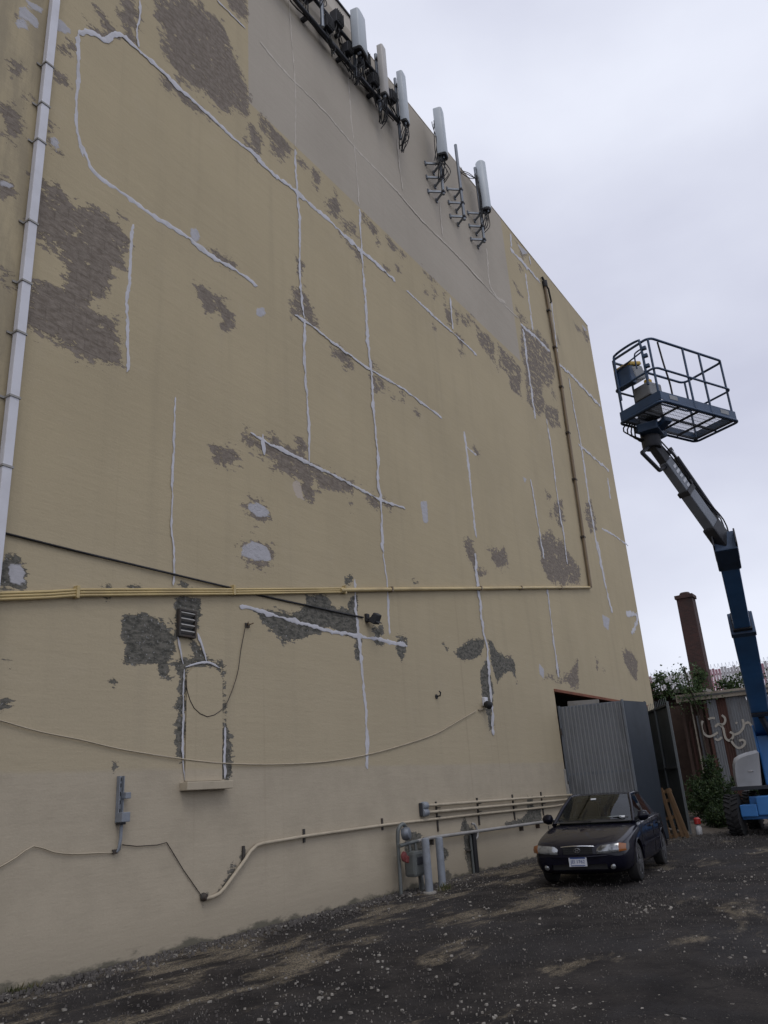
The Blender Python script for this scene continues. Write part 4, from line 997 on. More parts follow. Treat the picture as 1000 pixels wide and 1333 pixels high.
# near group: horizontal carrier rails with poles
def rail(label, x0, x1, z):
    t = thing('carrier_rail', label, 'rail', (x0, 0, z))
    for dz in (0, .85): MB().tube([(x0, -.22, z + dz), (x1, -.22, z + dz)], .05, 10).build('rail', 'steel_dark', t, smooth=50)
    x = x0 + .2
    while x < x1:
        for dz in (0, .85): MB().beam((x, 0, z + dz), (x, -.22, z + dz), .10, .08).build('standoff', 'steel_dark', t)
        x += 1.4
    for i in range(9):
        rr = random.Random(i * 7 + int(x0)); y = -.20 + rr.uniform(-.05, .08); pts = []
        x = x0
        while x < x1: pts.append((x, y, z + rr.uniform(-.07, .12))); x += .55
        MB().tube(smoothpath(pts, .15), .017, 6).build('cable', 'black', t, smooth=60)
rail('dark carrier rails and cables under the leading panel antennas', 9.6, 15.3, 19.55)
antenna('grey panel antenna on a bare pole under the raised dark coping', 11.55, 20.75, 22.4, .30, .16, .42, 'antenna', 'panel', (11.50, -.40, 19.35, 22.3), 1)
antenna('wide grey curved panel antenna with thick black cable bundle', 13.02, 19.88, 21.22, .50, .24, .47, 'antenna', 'panel', (13.1, -.24, 19.3, 21.4), 2, .15)
antenna('slim tan panel antenna between two grey ones', 14.2, 19.50, 21.24, .27, .17, .43, 'antenna_tan', 'panel', (14.25, -.22, 19.1, 21.2), 3, .1)
antenna('slim pale grey panel antenna at the end of the dark rails', 15.20, 19.36, 21.15, .33, .18, .44, 'antenna', 'panel', (15.25, -.22, 18.95, 21.2), 4, .15)
for (x, z, l, s_) in ((12.35, 20.35, 'dark radio unit beside the wide curved antenna', 1.0), (13.55, 20.15, 'dark radio unit left of the slim tan antenna', 1.0), (13.95, 19.75, 'second dark radio unit left of the slim tan antenna', .8), (14.85, 19.95, 'dark radio unit left of the slim pale grey antenna', .8), (11.05, 20.0, 'dark radio unit at the pole under the raised coping', 1.2), (11.9, 19.75, 'dark radio unit between the bare pole and the wide curved antenna', .9), (12.75, 19.75, 'small dark radio unit under the wide curved antenna', .75)):
    rru(l, x, z, int(x * 10), s_)
# far group on triangular stand-offs
def mast_brackets(t, px, py, zs):
    for z in zs:
        b = MB(); bracket(b, px - .30, z, px, py); b.build('standoff_bracket', 'galv', t)
        MB().box((px, py, z), (.12, .12, .07)).build('u_clamp', 'steel_dark', t, bevel=.01)
t = antenna('square grey panel antenna on a pole with three triangular brackets', 17.28, 19.72, 21.48, .37, .27, .50, 'antenna', 'panel', (17.36, -.36, 18.42, 21.3), 5, .25)
mast_brackets(t, 17.36, -.36, (18.52, 19.05, 19.58)); cables(t, (17.15, -.42, 21.0), (17.1, -.36, 19.4), 5, 55, .08)
t = thing('bare_mast', 'bare grey steel mast on three triangular brackets between two antennas', 'mast', (18.72, -.34, 18.4))
MB().tube([(18.72, -.34, 18.4), (18.72, -.34, 21.4)], .05, 10).build('pole', 'galv', t, smooth=50)
mast_brackets(t, 18.72, -.34, (18.52, 19.05, 19.58))
t = antenna('round pale grey antenna on a black cabled pole with three brackets', 20.24, 19.72, 21.72, .34, .34, .50, 'antenna', 'round', (20.1, -.34, 18.42, 21.5), 6)
mast_brackets(t, 20.1, -.34, (18.52, 19.05, 19.58)); cables(t, (20.0, -.40, 21.1), (20.05, -.36, 19.3), 5, 66, .07); cables(t, (19.65, -.02, 21.3), (20.05, -.36, 20.9), 3, 67, .05)
# ------------------------------------------------------------------ gates at the vehicle opening
def corrugated(mb, a, b, z0, z1, pitch, depth, side=1):
    """trapezoid-profile sheet between plan points a and b"""
    a, b = Vector((*a, 0)), Vector((*b, 0)); d = (b - a); L = d.length; d.normalize(); n = Vector((-d.y, d.x, 0)) * side
    pts = []; s = 0.0
    while s < L:
        for f, h in ((0, 0), (.28, 0), (.40, 1), (.78, 1), (.92, 0)):
            if s + f * pitch < L: pts.append((s + f * pitch, h * depth))
        s += pitch
    pts.append((L, 0))
    rows = [[tuple(a + d * u + n * h + Vector((0, 0, z))) for u, h in pts] for z in (z0, (z0 + z1) / 2, z1)]
    mb.grid(rows); return mb
def thickpanel(mb, a, b, z0, z1, th):
    return mb.beam((a[0], a[1], (z0 + z1) / 2), (b[0], b[1], (z0 + z1) / 2), th, z1 - z0)
A, B, C2 = (21.83, -.05), (22.05, -1.80), (23.42, -2.06)
t = thing('folding_gate', 'silver corrugated folding gate panel standing out from the wall behind the car', 'gate', (21.95, -.9, 0))
corrugated(MB(), A, B, .06, 3.66, .105, .042).build('corrugated_sheet', 'corrug', t)
fr = MB()
for p in (A, B): fr.beam((p[0] + .03, p[1], .03), (p[0] + .03, p[1], 3.70), .06, .06)
fr.build('frame_post', 'galv', t)
for z in (.09, 1.85, 3.64): MB().beam((A[0] + .05, A[1], z), (B[0] + .05, B[1] + .03, z), .04, .06).build('frame_rail', 'galv', t)
for z in (.6, 1.5, 2.9): MB().tube([(A[0] - .03, -.04, z), (A[0] - .03, -.04, z + .18)], .03, 8).build('hinge', 'hanger', t)
MB().box((A[0] - .06, -.03, 1.35), (.06, .06, .5)).build('latch_plate', 'greypipe', t, bevel=.006)
t = thing('folding_gate', 'flat slate-blue gate panel hinged to the outer edge of the corrugated panel', 'gate', (22.7, -1.95, 0))
thickpanel(MB(), (B[0] + .06, B[1] - .02), C2, .06, 3.67, .035).build('sheet', 'darkpanel', t)
for x in (.02, .98):
    p = (B[0] + .06 + (C2[0] - B[0] - .06) * x, B[1] - .02 + (C2[1] - B[1]) * x)
    MB().beam((p[0], p[1] + .035, .04), (p[0], p[1] + .035, 3.69), .05, .05).build('frame_post', 'darkpanel', t)
for z in (.1, 1.9, 3.62): MB().beam((B[0] + .1, B[1] + .02, z), (C2[0] - .04, C2[1] + .035, z), .04, .05).build('frame_rail', 'darkpanel', t)
t = thing('roller_box', 'grey sheet-metal strip showing above the corrugated gate panel', 'panel', (22.3, -.7, 3.5))
MB().box((22.3, -.62, 3.72), (.03, .92, .20), Matrix.Rotation(.05, 3, 'X')).build('sheet', 'greypipe', t)
MB().beam((22.31, -.15, 3.45), (22.31, -1.1, 3.47), .04, .3).build('support', 'hanger', t)
# far leaf, hinged near the building corner
E0, E1 = Vector((29.0, -.05, 0)), Vector((24.86, -2.33, 0)); dv = (E1 - E0).normalized(); nv = Vector((dv.y, -dv.x, 0))
t = thing('gate_leaf', 'tall dark green-grey swing gate leaf standing open beside the bush', 'gate', E0.lerp(E1, .5))
for i in range(6):
    a = E0.lerp(E1, i / 6) + dv * .01; b = E0.lerp(E1, (i + 1) / 6) - dv * .01; o = (0.004 if i % 2 else -.004)
    thickpanel(MB(), (a + nv * o)[:2], (b + nv * o)[:2], .10, 3.66, .02).build('panel', 'gate', t)
for f in (.0, .335, .668, 1.0):
    p = E0.lerp(E1, f); MB().beam(p + nv * .035 + Vector((0, 0, .05)), p + nv * .035 + Vector((0, 0, 3.74 if f == 1 else 3.69)), .06, .05).build('frame_post', 'gate_rail' if f == 1 else 'gate', t)
for z in (.14, 1.86, 3.64):
    MB().beam(E0 + nv * .04 + Vector((0, 0, z)), E1 + nv * .04 + Vector((0, 0, z)), .045, .055).build('frame_rail', 'gate_rail' if z < 3 and z > 1 else 'gate', t)
for i in range(12):
    p = E0.lerp(E1, .45 + i * .045); MB().tube([p + Vector((0, 0, 3.68)), p + Vector((0, 0, 3.86 + .02 * (i % 3)))], .008, 5).build('spike', 'gate_rail', t)
# pallet and loose boards leaning behind the car
t = thing('wooden_pallet', 'brown broken pallet of long boards leaning on the gate behind the car', 'pallet', (24.05, -2.12, 0)); t.rotation_euler = (rad(-11), rad(5), rad(-8))
for i, (y, h) in enumerate(((.20, 1.34), (.02, 1.36), (-.17, 1.30))): MB().box((0, y, h / 2), (.035, .085 + .01 * i, h)).build('board', 'wood', t, local=True, bevel=.004)
for z in (.08, .55, 1.0, 1.24): MB().box((.034, .0, z), (.032, .50, .09)).build('cross_board', 'wood', t, local=True, bevel=.004)
t = thing('timber_board', 'single long board leaning beside the broken pallet', 'board', (24.0, -2.42, 0)); t.rotation_euler = (rad(-15), rad(4), rad(-8))
MB().box((0, 0, .62), (.03, .10, 1.24)).build('board', 'wood', t, local=True, bevel=.004)
t = thing('plastic_jug', 'small white jug with a red cap at the foot of the gate leaf', 'jug', (25.0, -2.50, 0))
MB().lathe([(.075, 0), (.09, .03), (.09, .20), (.05, .27), (.03, .29)], (25.0, -2.50, 0), n=16).build('body', 'jug', t, smooth=40)
MB().lathe([(.075, .285), (.095, .30), (.095, .43), (.05, .47)], (25.0, -2.50, 0), n=14).build('cap', 'redcap', t, smooth=40)

# ------------------------------------------------------------------ the parked car
def glass2(name, tint, amt):
    m = bpy.data.materials.new(name); m.use_nodes = True; tr = m.node_tree; tr.nodes.clear(); q = NT(tr)
    out = q.n('ShaderNodeOutputMaterial'); a = q.n('ShaderNodeBsdfTransparent'); a.inputs[0].default_value = (*tint, 1)
    g = q.n('ShaderNodeBsdfGlossy'); g.inputs['Roughness'].default_value = .03; g.inputs['Color'].default_value = (.9, .93, .95, 1)
    v = q.n('ShaderNodeTexCoord').outputs['Object']
    fr_ = q.n('ShaderNodeFresnel'); fr_.inputs[0].default_value = 1.5
    f = q.math('MULTIPLY_ADD', q.noise(v, 3, 5), .05, amt); f = q.math('ADD', q.math('MULTIPLY', fr_.outputs[0], .8), f)
    ms = q.n('ShaderNodeMixShader'); q.link(f, ms.inputs[0]); q.link(a.outputs[0], ms.inputs[1]); q.link(g.outputs[0], ms.inputs[2]); q.link(ms.outputs[0], out.inputs[0])
    return m
M['glass'] = glass2('green_tinted_windscreen', (.42, .50, .45), .0); M['glass_side'] = glass2('dark_side_glass', (.16, .19, .22), .02)
def evaluated(o):
    dg = bpy.context.evaluated_depsgraph_get(); me = bpy.data.meshes.new_from_object(o.evaluated_get(dg)); return me
def car():
    t = thing('parked_car', 'dark blue-black four-door sedan parked against the tan wall', 'car', (16.02, -2.90, 0), math.pi + rad(6.5))
    st = [(2.235, .50, .34, .50, .55), (2.20, .66, .26, .58, .64), (2.10, .765, .20, .655, .70), (1.90, .815, .175, .715, .76), (1.55, .845, .165, .785, .83), (1.15, .857, .16, .850, .895), (.78, .860, .16, .905, .945),
          (.2, .862, .16, .925, .95), (-.5, .862, .16, .94, .96), (-1.1, .860, .16, .955, .97), (-1.5, .850, .165, .965, .99), (-1.9, .815, .19, .955, 1.0), (-2.15, .755, .25, .93, .975), (-2.25, .67, .34, .87, .91), (-2.28, .55, .42, .80, .84)]
    rows = []
    for x, w, zb, zs, zt in st:
        h = [(0, zb), (w * .78, zb), (w * .955, zb + .07), (w * .995, zb + .22), (w, (zb + zs) / 2 + .05), (w * .985, zs - .10), (w * .955, zs - .025), (w * .90, zs), (w * .62, zs + (zt - zs) * .72), (w * .3, zt - .004), (0, zt)]
        row = [(x, y, z) for y, z in h] + [(x, -y, z) for y, z in reversed(h[1:-1])]
        rows.append(row)
    mb = MB(); n = len(rows[0])
    for r in rows: mb.v += r
    for i in range(len(rows) - 1):
        for j in range(n): mb.f.append((i * n + j, i * n + (j + 1) % n, (i + 1) * n + (j + 1) % n, (i + 1) * n + j))
    # end caps as grids of quads towards the middle line
    for i0, rev in ((0, 0), ((len(rows) - 1) * n, 1)):
        h = n // 2
        for j in range(h):
            a, b = i0 + j, i0 + j + 1; c, d_ = i0 + (n - j - 1) % n, i0 + (n - j) % n
            q = [a, b, c, d_]; q = list(dict.fromkeys(q))
            if len(q) > 2: mb.f.append(tuple(q))
    body = mb.build('body', 'car', t, local=True)
    sub = body.modifiers.new('s', 'SUBSURF'); sub.levels = 2; sub.render_levels = 2
    cut = MB()
    for x in (1.305, -1.305): cut.lathe([(.355, -1.2), (.355, 1.2)], (x, 0, .31), (0, 1, 0), 36)
    cut.box((2.24, 0, .315), (.24, .95, .085)); cut.box((2.30, 0, .565), (.20, .52, .115))
    cutter = cut.build('cutter', 'trim', t, local=True)
    bo = body.modifiers.new('b', 'BOOLEAN'); bo.object = cutter; bo.operation = 'DIFFERENCE'; bo.solver = 'MANIFOLD'
    bpy.context.view_layer.update()
    me = evaluated(body); body.modifiers.clear(); body.data = me; bpy.data.objects.remove(cutter)
    me.materials.clear(); me.materials.append(M['car']); me.shade_smooth(); me.set_sharp_from_angle(angle=rad(38))
    P = lambda nm, mb_, mt, par=t, sm=None, bv=0: mb_.build(nm, mt, par, smooth=sm, local=True, bevel=bv)
    # underside so that no light passes below the arches
    P('underbody', MB().box((0, 0, .30), (3.9, 1.25, .16)), 'trim')
    # greenhouse
    zb_, zr = .94, 1.385
    wb = [(.98, .60), (.80, .74)]        # windscreen base: centre, corner
    Fb, Ft, Rt, Rb = (.80, .735, .935), (-.02, .565, 1.375), (-.98, .555, 1.375), (-1.62, .69, .99)
    def strip(a, b, w, th=.035):
        m_ = MB(); a, b = Vector(a), Vector(b); return m_.beam(a, b, w, th, up=(0, 1, 0))
    for s in (1, -1):
        f = lambda p: (p[0], p[1] * s, p[2])
        P('pillar', MB().tube([f((.84, .74, .91)), f((.40, .665, 1.17)), f((.0, .575, 1.375))], [.040, .033, .034], 8), 'car', sm=60)
        P('pillar', MB().beam(f((-.42, .735, .93)), f((-.44, .575, 1.37)), .07, .03, up=(0, 1, 0)), 'trim')
        c = MB(); c.add([f((-1.20, .725, .94)), f((-1.68, .70, .965)), f((-1.05, .555, 1.385)), f((-.90, .575, 1.37))], [(0, 1, 2, 3)]); c.add([f((-1.20, .685, .94)), f((-1.60, .60, .965)), f((-1.05, .50, 1.385)), f((-.90, .535, 1.37))], [(3, 2, 1, 0)])
        c.add([f((-1.68, .70, .965)), f((-1.60, .60, .965)), f((-1.05, .50, 1.39)), f((-1.05, .555, 1.385))], [(0, 1, 2, 3)])
        P('pillar', c, 'car')
        P('roof_rail', MB().tube([f((.0, .575, 1.372)), f((-.3, .59, 1.392)), f((-.7, .583, 1.388)), f((-1.02, .56, 1.372))], .032, 8), 'car', sm=60)
        # side windows
        w1 = [(.70, .735, .945), (-.38, .742, .955), (-.40, .592, 1.365), (-.02, .585, 1.362), (.30, .655, 1.20)]
        w2 = [(-.46, .742, .955), (-1.18, .728, .96), (-.93, .585, 1.355), (-.48, .592, 1.365)]
        for w in (w1, w2): P('side_window', MB().add([f(p) for p in w], [tuple(range(len(w)))]), 'glass_side')
        P('window_trim', MB().beam(f((.74, .752, .935)), f((-1.22, .748, .95)), .012, .022), 'trim')
        # door details
        for x in (-.16, -1.02): P('door_handle', MB().box((x, .872 * s, .80), (.20, .03, .035)), 'trim', bv=.008)
        P('side_moulding', MB().beam((.86, .868 * s, .52), (-.88, .868 * s, .53), .018, .05), 'car')
        for x in (.80, -.40, -1.12): P('door_gap', MB().box((x, .8585 * s, .62), (.012, .012, .58)), 'trim')
        # mirror
        P('mirror', MB().lathe([(.035, 0), (.085, .03), (.095, .10), (.07, .17), (.02, .20)], (.66, .80 * s, 1.01), (.0, s, .06), 12), 'car', sm=50)
        P('mirror_arm', MB().beam((.66, .74 * s, .95), (.66, .83 * s, 1.0), .05, .05), 'trim')
        # headlamp with amber corner
        def lamp_fn(u, w, d): return None
        def patch(us, zlo, zhi, xf, nm, mt, off):
            rws = []
            for k in range(7):
                u = us[0] + (us[1] - us[0]) * k / 6; x = xf(u) + off
                rws.append([(x, u * s, zlo(u)), (x + .012, u * s, (zlo(u) + zhi(u)) / 2), (x - .045, u * s, zhi(u))])
            P(nm, MB().grid(rws), mt, sm=60)
        xf = lambda u: 2.225 - .02 * max(0, u - .3) * 2 - 1.05 * max(0, u - .50) ** 2 - 2.2 * max(0, u - .66) ** 2
        zlo = lambda u: .515 + .07 * (u - .34); zhi = lambda u: .635 + .10 * (u - .34) - 1.3 * max(0, .40 - u) ** 1.3
        patch((.335, .695), zlo, zhi, xf, 'headlamp', 'lamp', .022); patch((.695, .80), zlo, lambda u: zhi(u) - .35 * max(0, u - .71), xf, 'turn_signal', 'amber', .022)
        P('fog_lamp', MB().lathe([(.045, 0), (.045, .03), (.03, .04)], (2.165, .56 * s, .315), (1, 0, 0), 14), 'lamp', sm=40)
        P('tail_lamp', MB().box((-2.20, .62 * s, .76), (.12, .22, .15)), 'red', bv=.03)
        for x in (1.305, -1.305):
            wy = .745 * s
            wl = P('wheel', MB().lathe([(.16, -.095), (.27, -.10), (.298, -.085), (.308, -.05), (.308, .05), (.298, .085), (.27, .10), (.16, .095)], (x, wy, .305), (0, 1, 0), 36), 'tyre', sm=40)
            r_ = MB().lathe([(.03, .0), (.19, .02), (.205, .05), (.20, .075), (.12, .055), (.05, .085), (.02, .09)], (x, wy + .025 * s, .305), (0, s, 0), 28); P('rim', r_, 'rim', wl, 40)
            for k_ in range(6):
                a = k_ * math.pi / 3; c_, s_ = math.cos(a), math.sin(a)
                P('spoke', MB().beam((x + .05 * c_, wy + .105 * s, .305 + .05 * s_), (x + .19 * c_, wy + .095 * s, .305 + .19 * s_), .05, .02, up=(0, 1, 0)), 'rim', wl)
            ar = []
            for k_ in range(19):
                a = math.pi * (k_ / 18) ; ar.append((x + .362 * math.cos(a), .858 * s, .31 + .362 * math.sin(a)))
            P('arch_lip', MB().tube(ar, .012, 6), 'car', sm=60)
    # roof skin
    rws = []
    for i in range(9):
        x = .02 - 1.04 * i / 8; dz = .035 * math.sin(math.pi * min(1, (i + .6) / 8.6)); hw = .585
        rws.append([(x, hw * math.sin(a), 1.385 + dz + .030 * math.cos(a * 1.0) - .03 + (0 if abs(a) < 1.5 else -.01)) for a in [(-1 + 2 * j / 12) * math.pi / 2 for j in range(13)]])
    P('roof', MB().grid(rws), 'car', sm=60); P('headliner', MB().box((-.48, 0, 1.36), (1.0, 1.06, .015)), 'seat')
    def screen(nm, lo, hi, bul, mt):
        rr_ = []
        for i in range(7):
            f_ = i / 6; row = []
            for j in range(13):
                u = -1 + j / 6; c = 1 - u * u
                xx = (lo[0] + bul * c) * (1 - f_) + (hi[0] + bul * .45 * c) * f_; hw = lo[1] * (1 - f_) + hi[1] * f_
                row.append((xx, u * hw, lo[2] * (1 - f_) + hi[2] * f_ + .02 * c * math.sin(math.pi * f_) + .02 * c * f_))
            rr_.append(row)
        P(nm, MB().grid(rr_), mt, sm=60)
    screen('windscreen', (.82, .715, .94), (.01, .555, 1.378), .17, 'glass'); screen('rear_window', (-1.58, .63, .985), (-1.0, .53, 1.37), -.10, 'glass_side')
    rr_ = []
    for j in range(13):
        u = -1 + j / 6; c = 1 - u * u; rr_.append([(.86 + .17 * c, u * .73, .945), (.72 + .17 * c, u * .70, .99 - .03 * (1 - c))])
    P('cowl', MB().grid(rr_), 'trim', sm=60)
    for y0, y1 in ((.60, -.05), (.02, -.58)): P('wiper', MB().tube([(1.00 - .2 * abs(y0) ** 2, y0, .968), (.995 - .15 * abs(y1) ** 2, y1, .995)], .008, 6), 'trim')
    # cabin
    P('dashboard', MB().box((.55, 0, .955), (.42, 1.30, .12)), 'trim', bv=.03)
    for y in (.36, -.36):
        P('front_seat', MB().box((-.42, y, 1.05), (.16, .46, .40), Matrix.Rotation(-.2, 3, 'Y')), 'seat', bv=.05); P('headrest', MB().box((-.50, y, 1.27), (.10, .25, .14)), 'seat', bv=.04)
    P('rear_seat', MB().box((-1.15, 0, 1.02), (.18, 1.2, .26), Matrix.Rotation(-.3, 3, 'Y')), 'seat', bv=.04)
    P('steering_wheel', MB().tube([(.30 + .06 * math.sin(a), .36 + .18 * math.cos(a), 1.02 + .17 * math.sin(a)) for a in [k_ * math.pi / 10 for k_ in range(21)]], .014, 6), 'trim', sm=60)
    P('rear_view_mirror', MB().box((.20, 0, 1.31), (.03, .22, .06)), 'trim', bv=.01)
    P('toll_tag', MB().box((.275, -.06, 1.325), (.012, .10, .035), Matrix.Rotation(-.9, 3, 'Y')), 'paper')
    P('windscreen_sticker', MB().box((.775, .54, 1.015), (.006, .10, .05), Matrix.Rotation(-.95, 3, 'Y')), 'paper')
    P('dash_paper', MB().box((.70, .40, 1.022), (.22, .26, .004)), 'paper')
    # front face
    P('grille', MB().box((2.192, 0, .565), (.03, .50, .11)), 'trim')
    for i in range(3): P('grille_bar', MB().box((2.212, 0, .53 + i * .032), (.012, .48, .008)), 'trim')
    P('grille_trim', MB().tube([(2.232 - .05 * (u * u), u * .28, .640 - .015 * u * u) for u in [-1 + k_ / 5 for k_ in range(11)]], .013, 8), 'chrome', sm=60)
    em = [(2.226, .055 * math.cos(a), .572 + .032 * math.sin(a)) for a in [k_ * math.pi / 10 for k_ in range(21)]]
    e_ = P('emblem', MB().tube(em, .006, 6), 'chrome', sm=60)
    for y in (-.018, .018): P('emblem_bar', MB().beam((2.228, y - .006, .549), (2.228, y + .006, .595), .011, .008), 'chrome', e_)
    P('emblem_bar', MB().beam((2.228, -.02, .570), (2.228, .02, .574), .011, .008), 'chrome', e_)
    P('bumper_line', MB().tube([(2.262 - .16 * abs(u) ** 3, u * .74, .475 + .02 * u * u) for u in [-1 + k_ / 8 for k_ in range(17)]], .012, 6), 'car', sm=60)
    P('lower_grille', MB().box((2.13, 0, .315), (.02, .94, .085)), 'trim')
    pl_ = P('licence_plate', MB().box((2.262, 0, .405), (.012, .305, .155)), 'plate', bv=.004)
    P('plate_band', MB().box((2.2695, 0, .461), (.003, .26, .026)), 'plate_blue', pl_); P('plate_band', MB().box((2.2695, 0, .345), (.003, .24, .012)), 'plate_blue', pl_)
    cu = bpy.data.curves.new('plate_text', 'FONT'); cu.body = 'JEI 1762'; cu.size = .074; cu.align_x = 'CENTER'; cu.align_y = 'CENTER'; cu.extrude = .001
    to = bpy.data.objects.new('plate_text', cu); COL.objects.link(to)
    bpy.context.view_layer.update(); me = evaluated(to); bpy.data.objects.remove(to)
    me.materials.clear(); me.materials.append(M['plate_blue']); tx = bpy.data.objects.new('plate_number', me); COL.objects.link(tx); tx.parent = pl_; tx['kind'] = 'stuff'
    tx.matrix_basis = Matrix.Translation((2.271, 0, .402)) @ Matrix(((0, 0, 1), (1, 0, 0), (0, 1, 0))).to_4x4()
    return t
car()

# ------------------------------------------------------------------ boom lift
def lift():
    t = thing('boom_lift', 'blue self-propelled boom lift raising an empty railed work platform', 'boom lift', (25.6, -4.9, 0))
    P = lambda nm, mb_, mt, par=t, sm=None, bv=0: mb_.build(nm, mt, par, smooth=sm, bevel=bv)
    # wheels with lugged treads
    for x in (24.42, 27.0):
        for y in (-3.68, -5.95):
            R_, w = .52, .36
            wl = P('wheel', MB().lathe([(.25, -w / 2), (.44, -w / 2), (.495, -w * .42), (R_ - .02, -w * .3), (R_ - .02, w * .3), (.495, w * .42), (.44, w / 2), (.25, w / 2)], (x, y, R_), (0, 1, 0), 36), 'tyre', sm=40)
            P('rim', MB().lathe([(.05, -w * .44), (.25, -w * .46), (.27, -w * .3), (.27, w * .3), (.25, w * .46), (.05, w * .44)], (x, y, R_), (0, 1, 0), 24), 'hood', wl, 40)
            lug = MB()
            for i in range(22):
                a = 2 * math.pi * i / 22
                for s in (1, -1):
                    aa = a + (math.pi / 22 if s < 0 else 0)
                    p1 = Vector((x + R_ * math.cos(aa), y + s * w * .48, R_ + R_ * math.sin(aa))); a2 = aa + .16
                    p2 = Vector((x + (R_ - .005) * math.cos(a2), y + s * .02, R_ + (R_ - .005) * math.sin(a2)))
                    lug.beam(p1, p2, .05, .045, up=(math.cos(aa), 0, math.sin(aa)))
            P('tread_lugs', lug, 'tyre', wl)
    P('chassis', MB().box((25.75, -4.82, .72), (2.3, 1.5, .50)), 'blue', bv=.03)
    P('axle', MB().box((24.42, -4.82, .53), (.30, 1.9, .26)), 'blue', bv=.02); P('axle', MB().box((27.0, -4.82, .53), (.30, 1.9, .26)), 'blue', bv=.02)
    P('chassis_end', MB().box((24.40, -4.72, .74), (.55, .80, .48)), 'blue', bv=.03); P('chassis_step', MB().box((24.30, -4.10, .63), (.40, .42, .30)), 'blue', bv=.02)
    P('turntable', MB().lathe([(.62, .97), (.66, 1.0), (.66, 1.10), (.60, 1.14)], (25.75, -4.82, 0), n=28), 'steel_dark', sm=40)
    P('deck', MB().box((25.9, -4.80, 1.19), (3.0, 2.2, .10)), 'steel_dark', bv=.01)
    # rounded engine hood
    hd = MB(); rws = []
    prof = [(0, 1.24), (0, 1.55), (.03, 1.82), (.10, 1.98), (.24, 2.06), (.45, 2.12), (.72, 2.16)]
    for k_ in range(9):
        x = 24.42 + k_ * .26; e = .10 * max(0, 1 - k_ * 1.3) + .10 * max(0, 1 - (8 - k_) * 1.3)
        rws.append([(x, -3.78 - dy - e, z - e * .8 * (z > 1.5)) for dy, z in prof])
    hd.grid(rws)
    for i0 in (0, 8): hd.add([rws[i0][j] for j in range(7)] + [(rws[i0][0][0], -4.5, 1.24)], [tuple(range(8))])
    P('engine_hood', hd, 'hood', sm=45); P('hood_seam', MB().box((25.46, -3.775, 1.36), (2.0, .012, .02)), 'steel_dark'); P('hood_latch', MB().box((24.41, -4.3, 1.62), (.03, .14, .03)), 'chrome', bv=.006)
    P('hood', MB().box((25.5, -5.55, 1.65), (2.1, .75, .85)), 'hood', bv=.10)
    # turret
    P('turret', MB().box((25.9, -4.87, 1.88), (2.4, .62, 1.30)), 'blue', bv=.04); P('counterweight', MB().box((27.25, -4.85, 1.65), (.5, 2.0, .8)), 'blue', bv=.12)
    T, Bs = Vector((15.0, -6.30, 5.55)), Vector((26.5, -4.53, 2.36)); d = (Bs - T).normalized(); up = (0, 0, 1)
    L = (Bs - T).length; S = lambda s: T + d * s
    P('turret_cheek', MB().box((25.4, -4.55, 2.45), (1.5, .05, .75)), 'blue', bv=.02); P('turret_cheek', MB().box((25.4, -5.15, 2.45), (1.5, .05, .75)), 'blue', bv=.02)
    P('boom_section', MB().beam(S(3.55), S(L + .2), .46, .46), 'blue', bv=.03)
    P('boom_section', MB().beam(S(.25), S(3.7), .33, .34), 'blue', bv=.025)
    P('boom_collar', MB().beam(S(3.42), S(3.62), .50, .50), 'blue_dark', bv=.02)
    P('wear_pad', MB().beam(S(3.3), S(3.45), .38, .40), 'steel_dark')
    P('boom_strap', MB().beam(S(8.6), S(8.85), .46, .53), 'steel_dark', bv=.01)
    P('lift_cylinder', MB().tube([Vector((26.0, -4.95, 1.9)), S(8.9) + Vector((0, 0, -.22))], .08, 14), 'steel_dark', sm=50)
    side = d.cross(Vector((0, 0, 1))).normalized(); upv = side.cross(d).normalized()
    for k_ in range(4): P('hose', MB().tube([S(s) + upv * (.21 + .02 * (k_ % 2)) + side * (-.12 + .07 * k_) for s in (.3, 1.2, 2.2, 3.4)], .018, 6), 'black', sm=60)
    # boom head and jib
    Aj = Vector((13.55, -5.68, 7.30)); J = (T - Aj); jl = J.length; jd = J.normalized(); js = jd.cross(Vector((0, 0, 1))).normalized(); ju = js.cross(jd).normalized()
    if ju.z < 0: ju = -ju
    Q = lambda s, a=0.0, b=0.0: Aj + jd * s + js * a + ju * b
    P('boom_head', MB().beam(S(-.16), S(.65), .40, .38), 'blue_dark', bv=.03)
    for k_ in (-1, 1): P('boom_head_plate', MB().beam(S(-.30) + side * .19 * k_, S(.30) + side * .19 * k_, .03, .30), 'steel_dark', bv=.01)
    P('jib_knuckle', MB().beam(Q(jl * .80), Q(jl * 1.02), .24, .32), 'steel_dark', bv=.03)
    P('jib_knuckle', MB().beam(Q(jl * .74, 0, .12), Q(jl * .97, 0, .16), .15, .14), 'black', bv=.02)
    P('jib_beam', MB().beam(Q(jl * .47), Q(jl * .84), .20, .24), 'boomgrey', bv=.02); jb = P('jib_beam', MB().beam(Q(jl * .18), Q(jl * .47), .17, .21), 'boomgrey', bv=.015)
    P('jib_collar', MB().beam(Q(jl * .45), Q(jl * .49), .23, .27), 'steel_dark', bv=.008)
    # lettering blocks along the jib flank
    for k_ in range(5):
        for sd_ in (1, -1): P('lettering', MB().beam(Q(jl * (.24 + .045 * k_), sd_ * .0875, .03), Q(jl * (.265 + .045 * k_), sd_ * .0875, .03), .004, .09 + .03 * (k_ % 2), up=tuple(ju)), 'letter_white', jb)
    P('jib_cylinder', MB().tube([Q(jl * .17, 0, .36), Q(jl * .42, 0, .37)], .030, 10), 'chrome', sm=50); P('jib_cylinder', MB().tube([Q(jl * .24, 0, .365), Q(jl * .80, 0, .33)], .048, 12), 'steel_dark', sm=50)
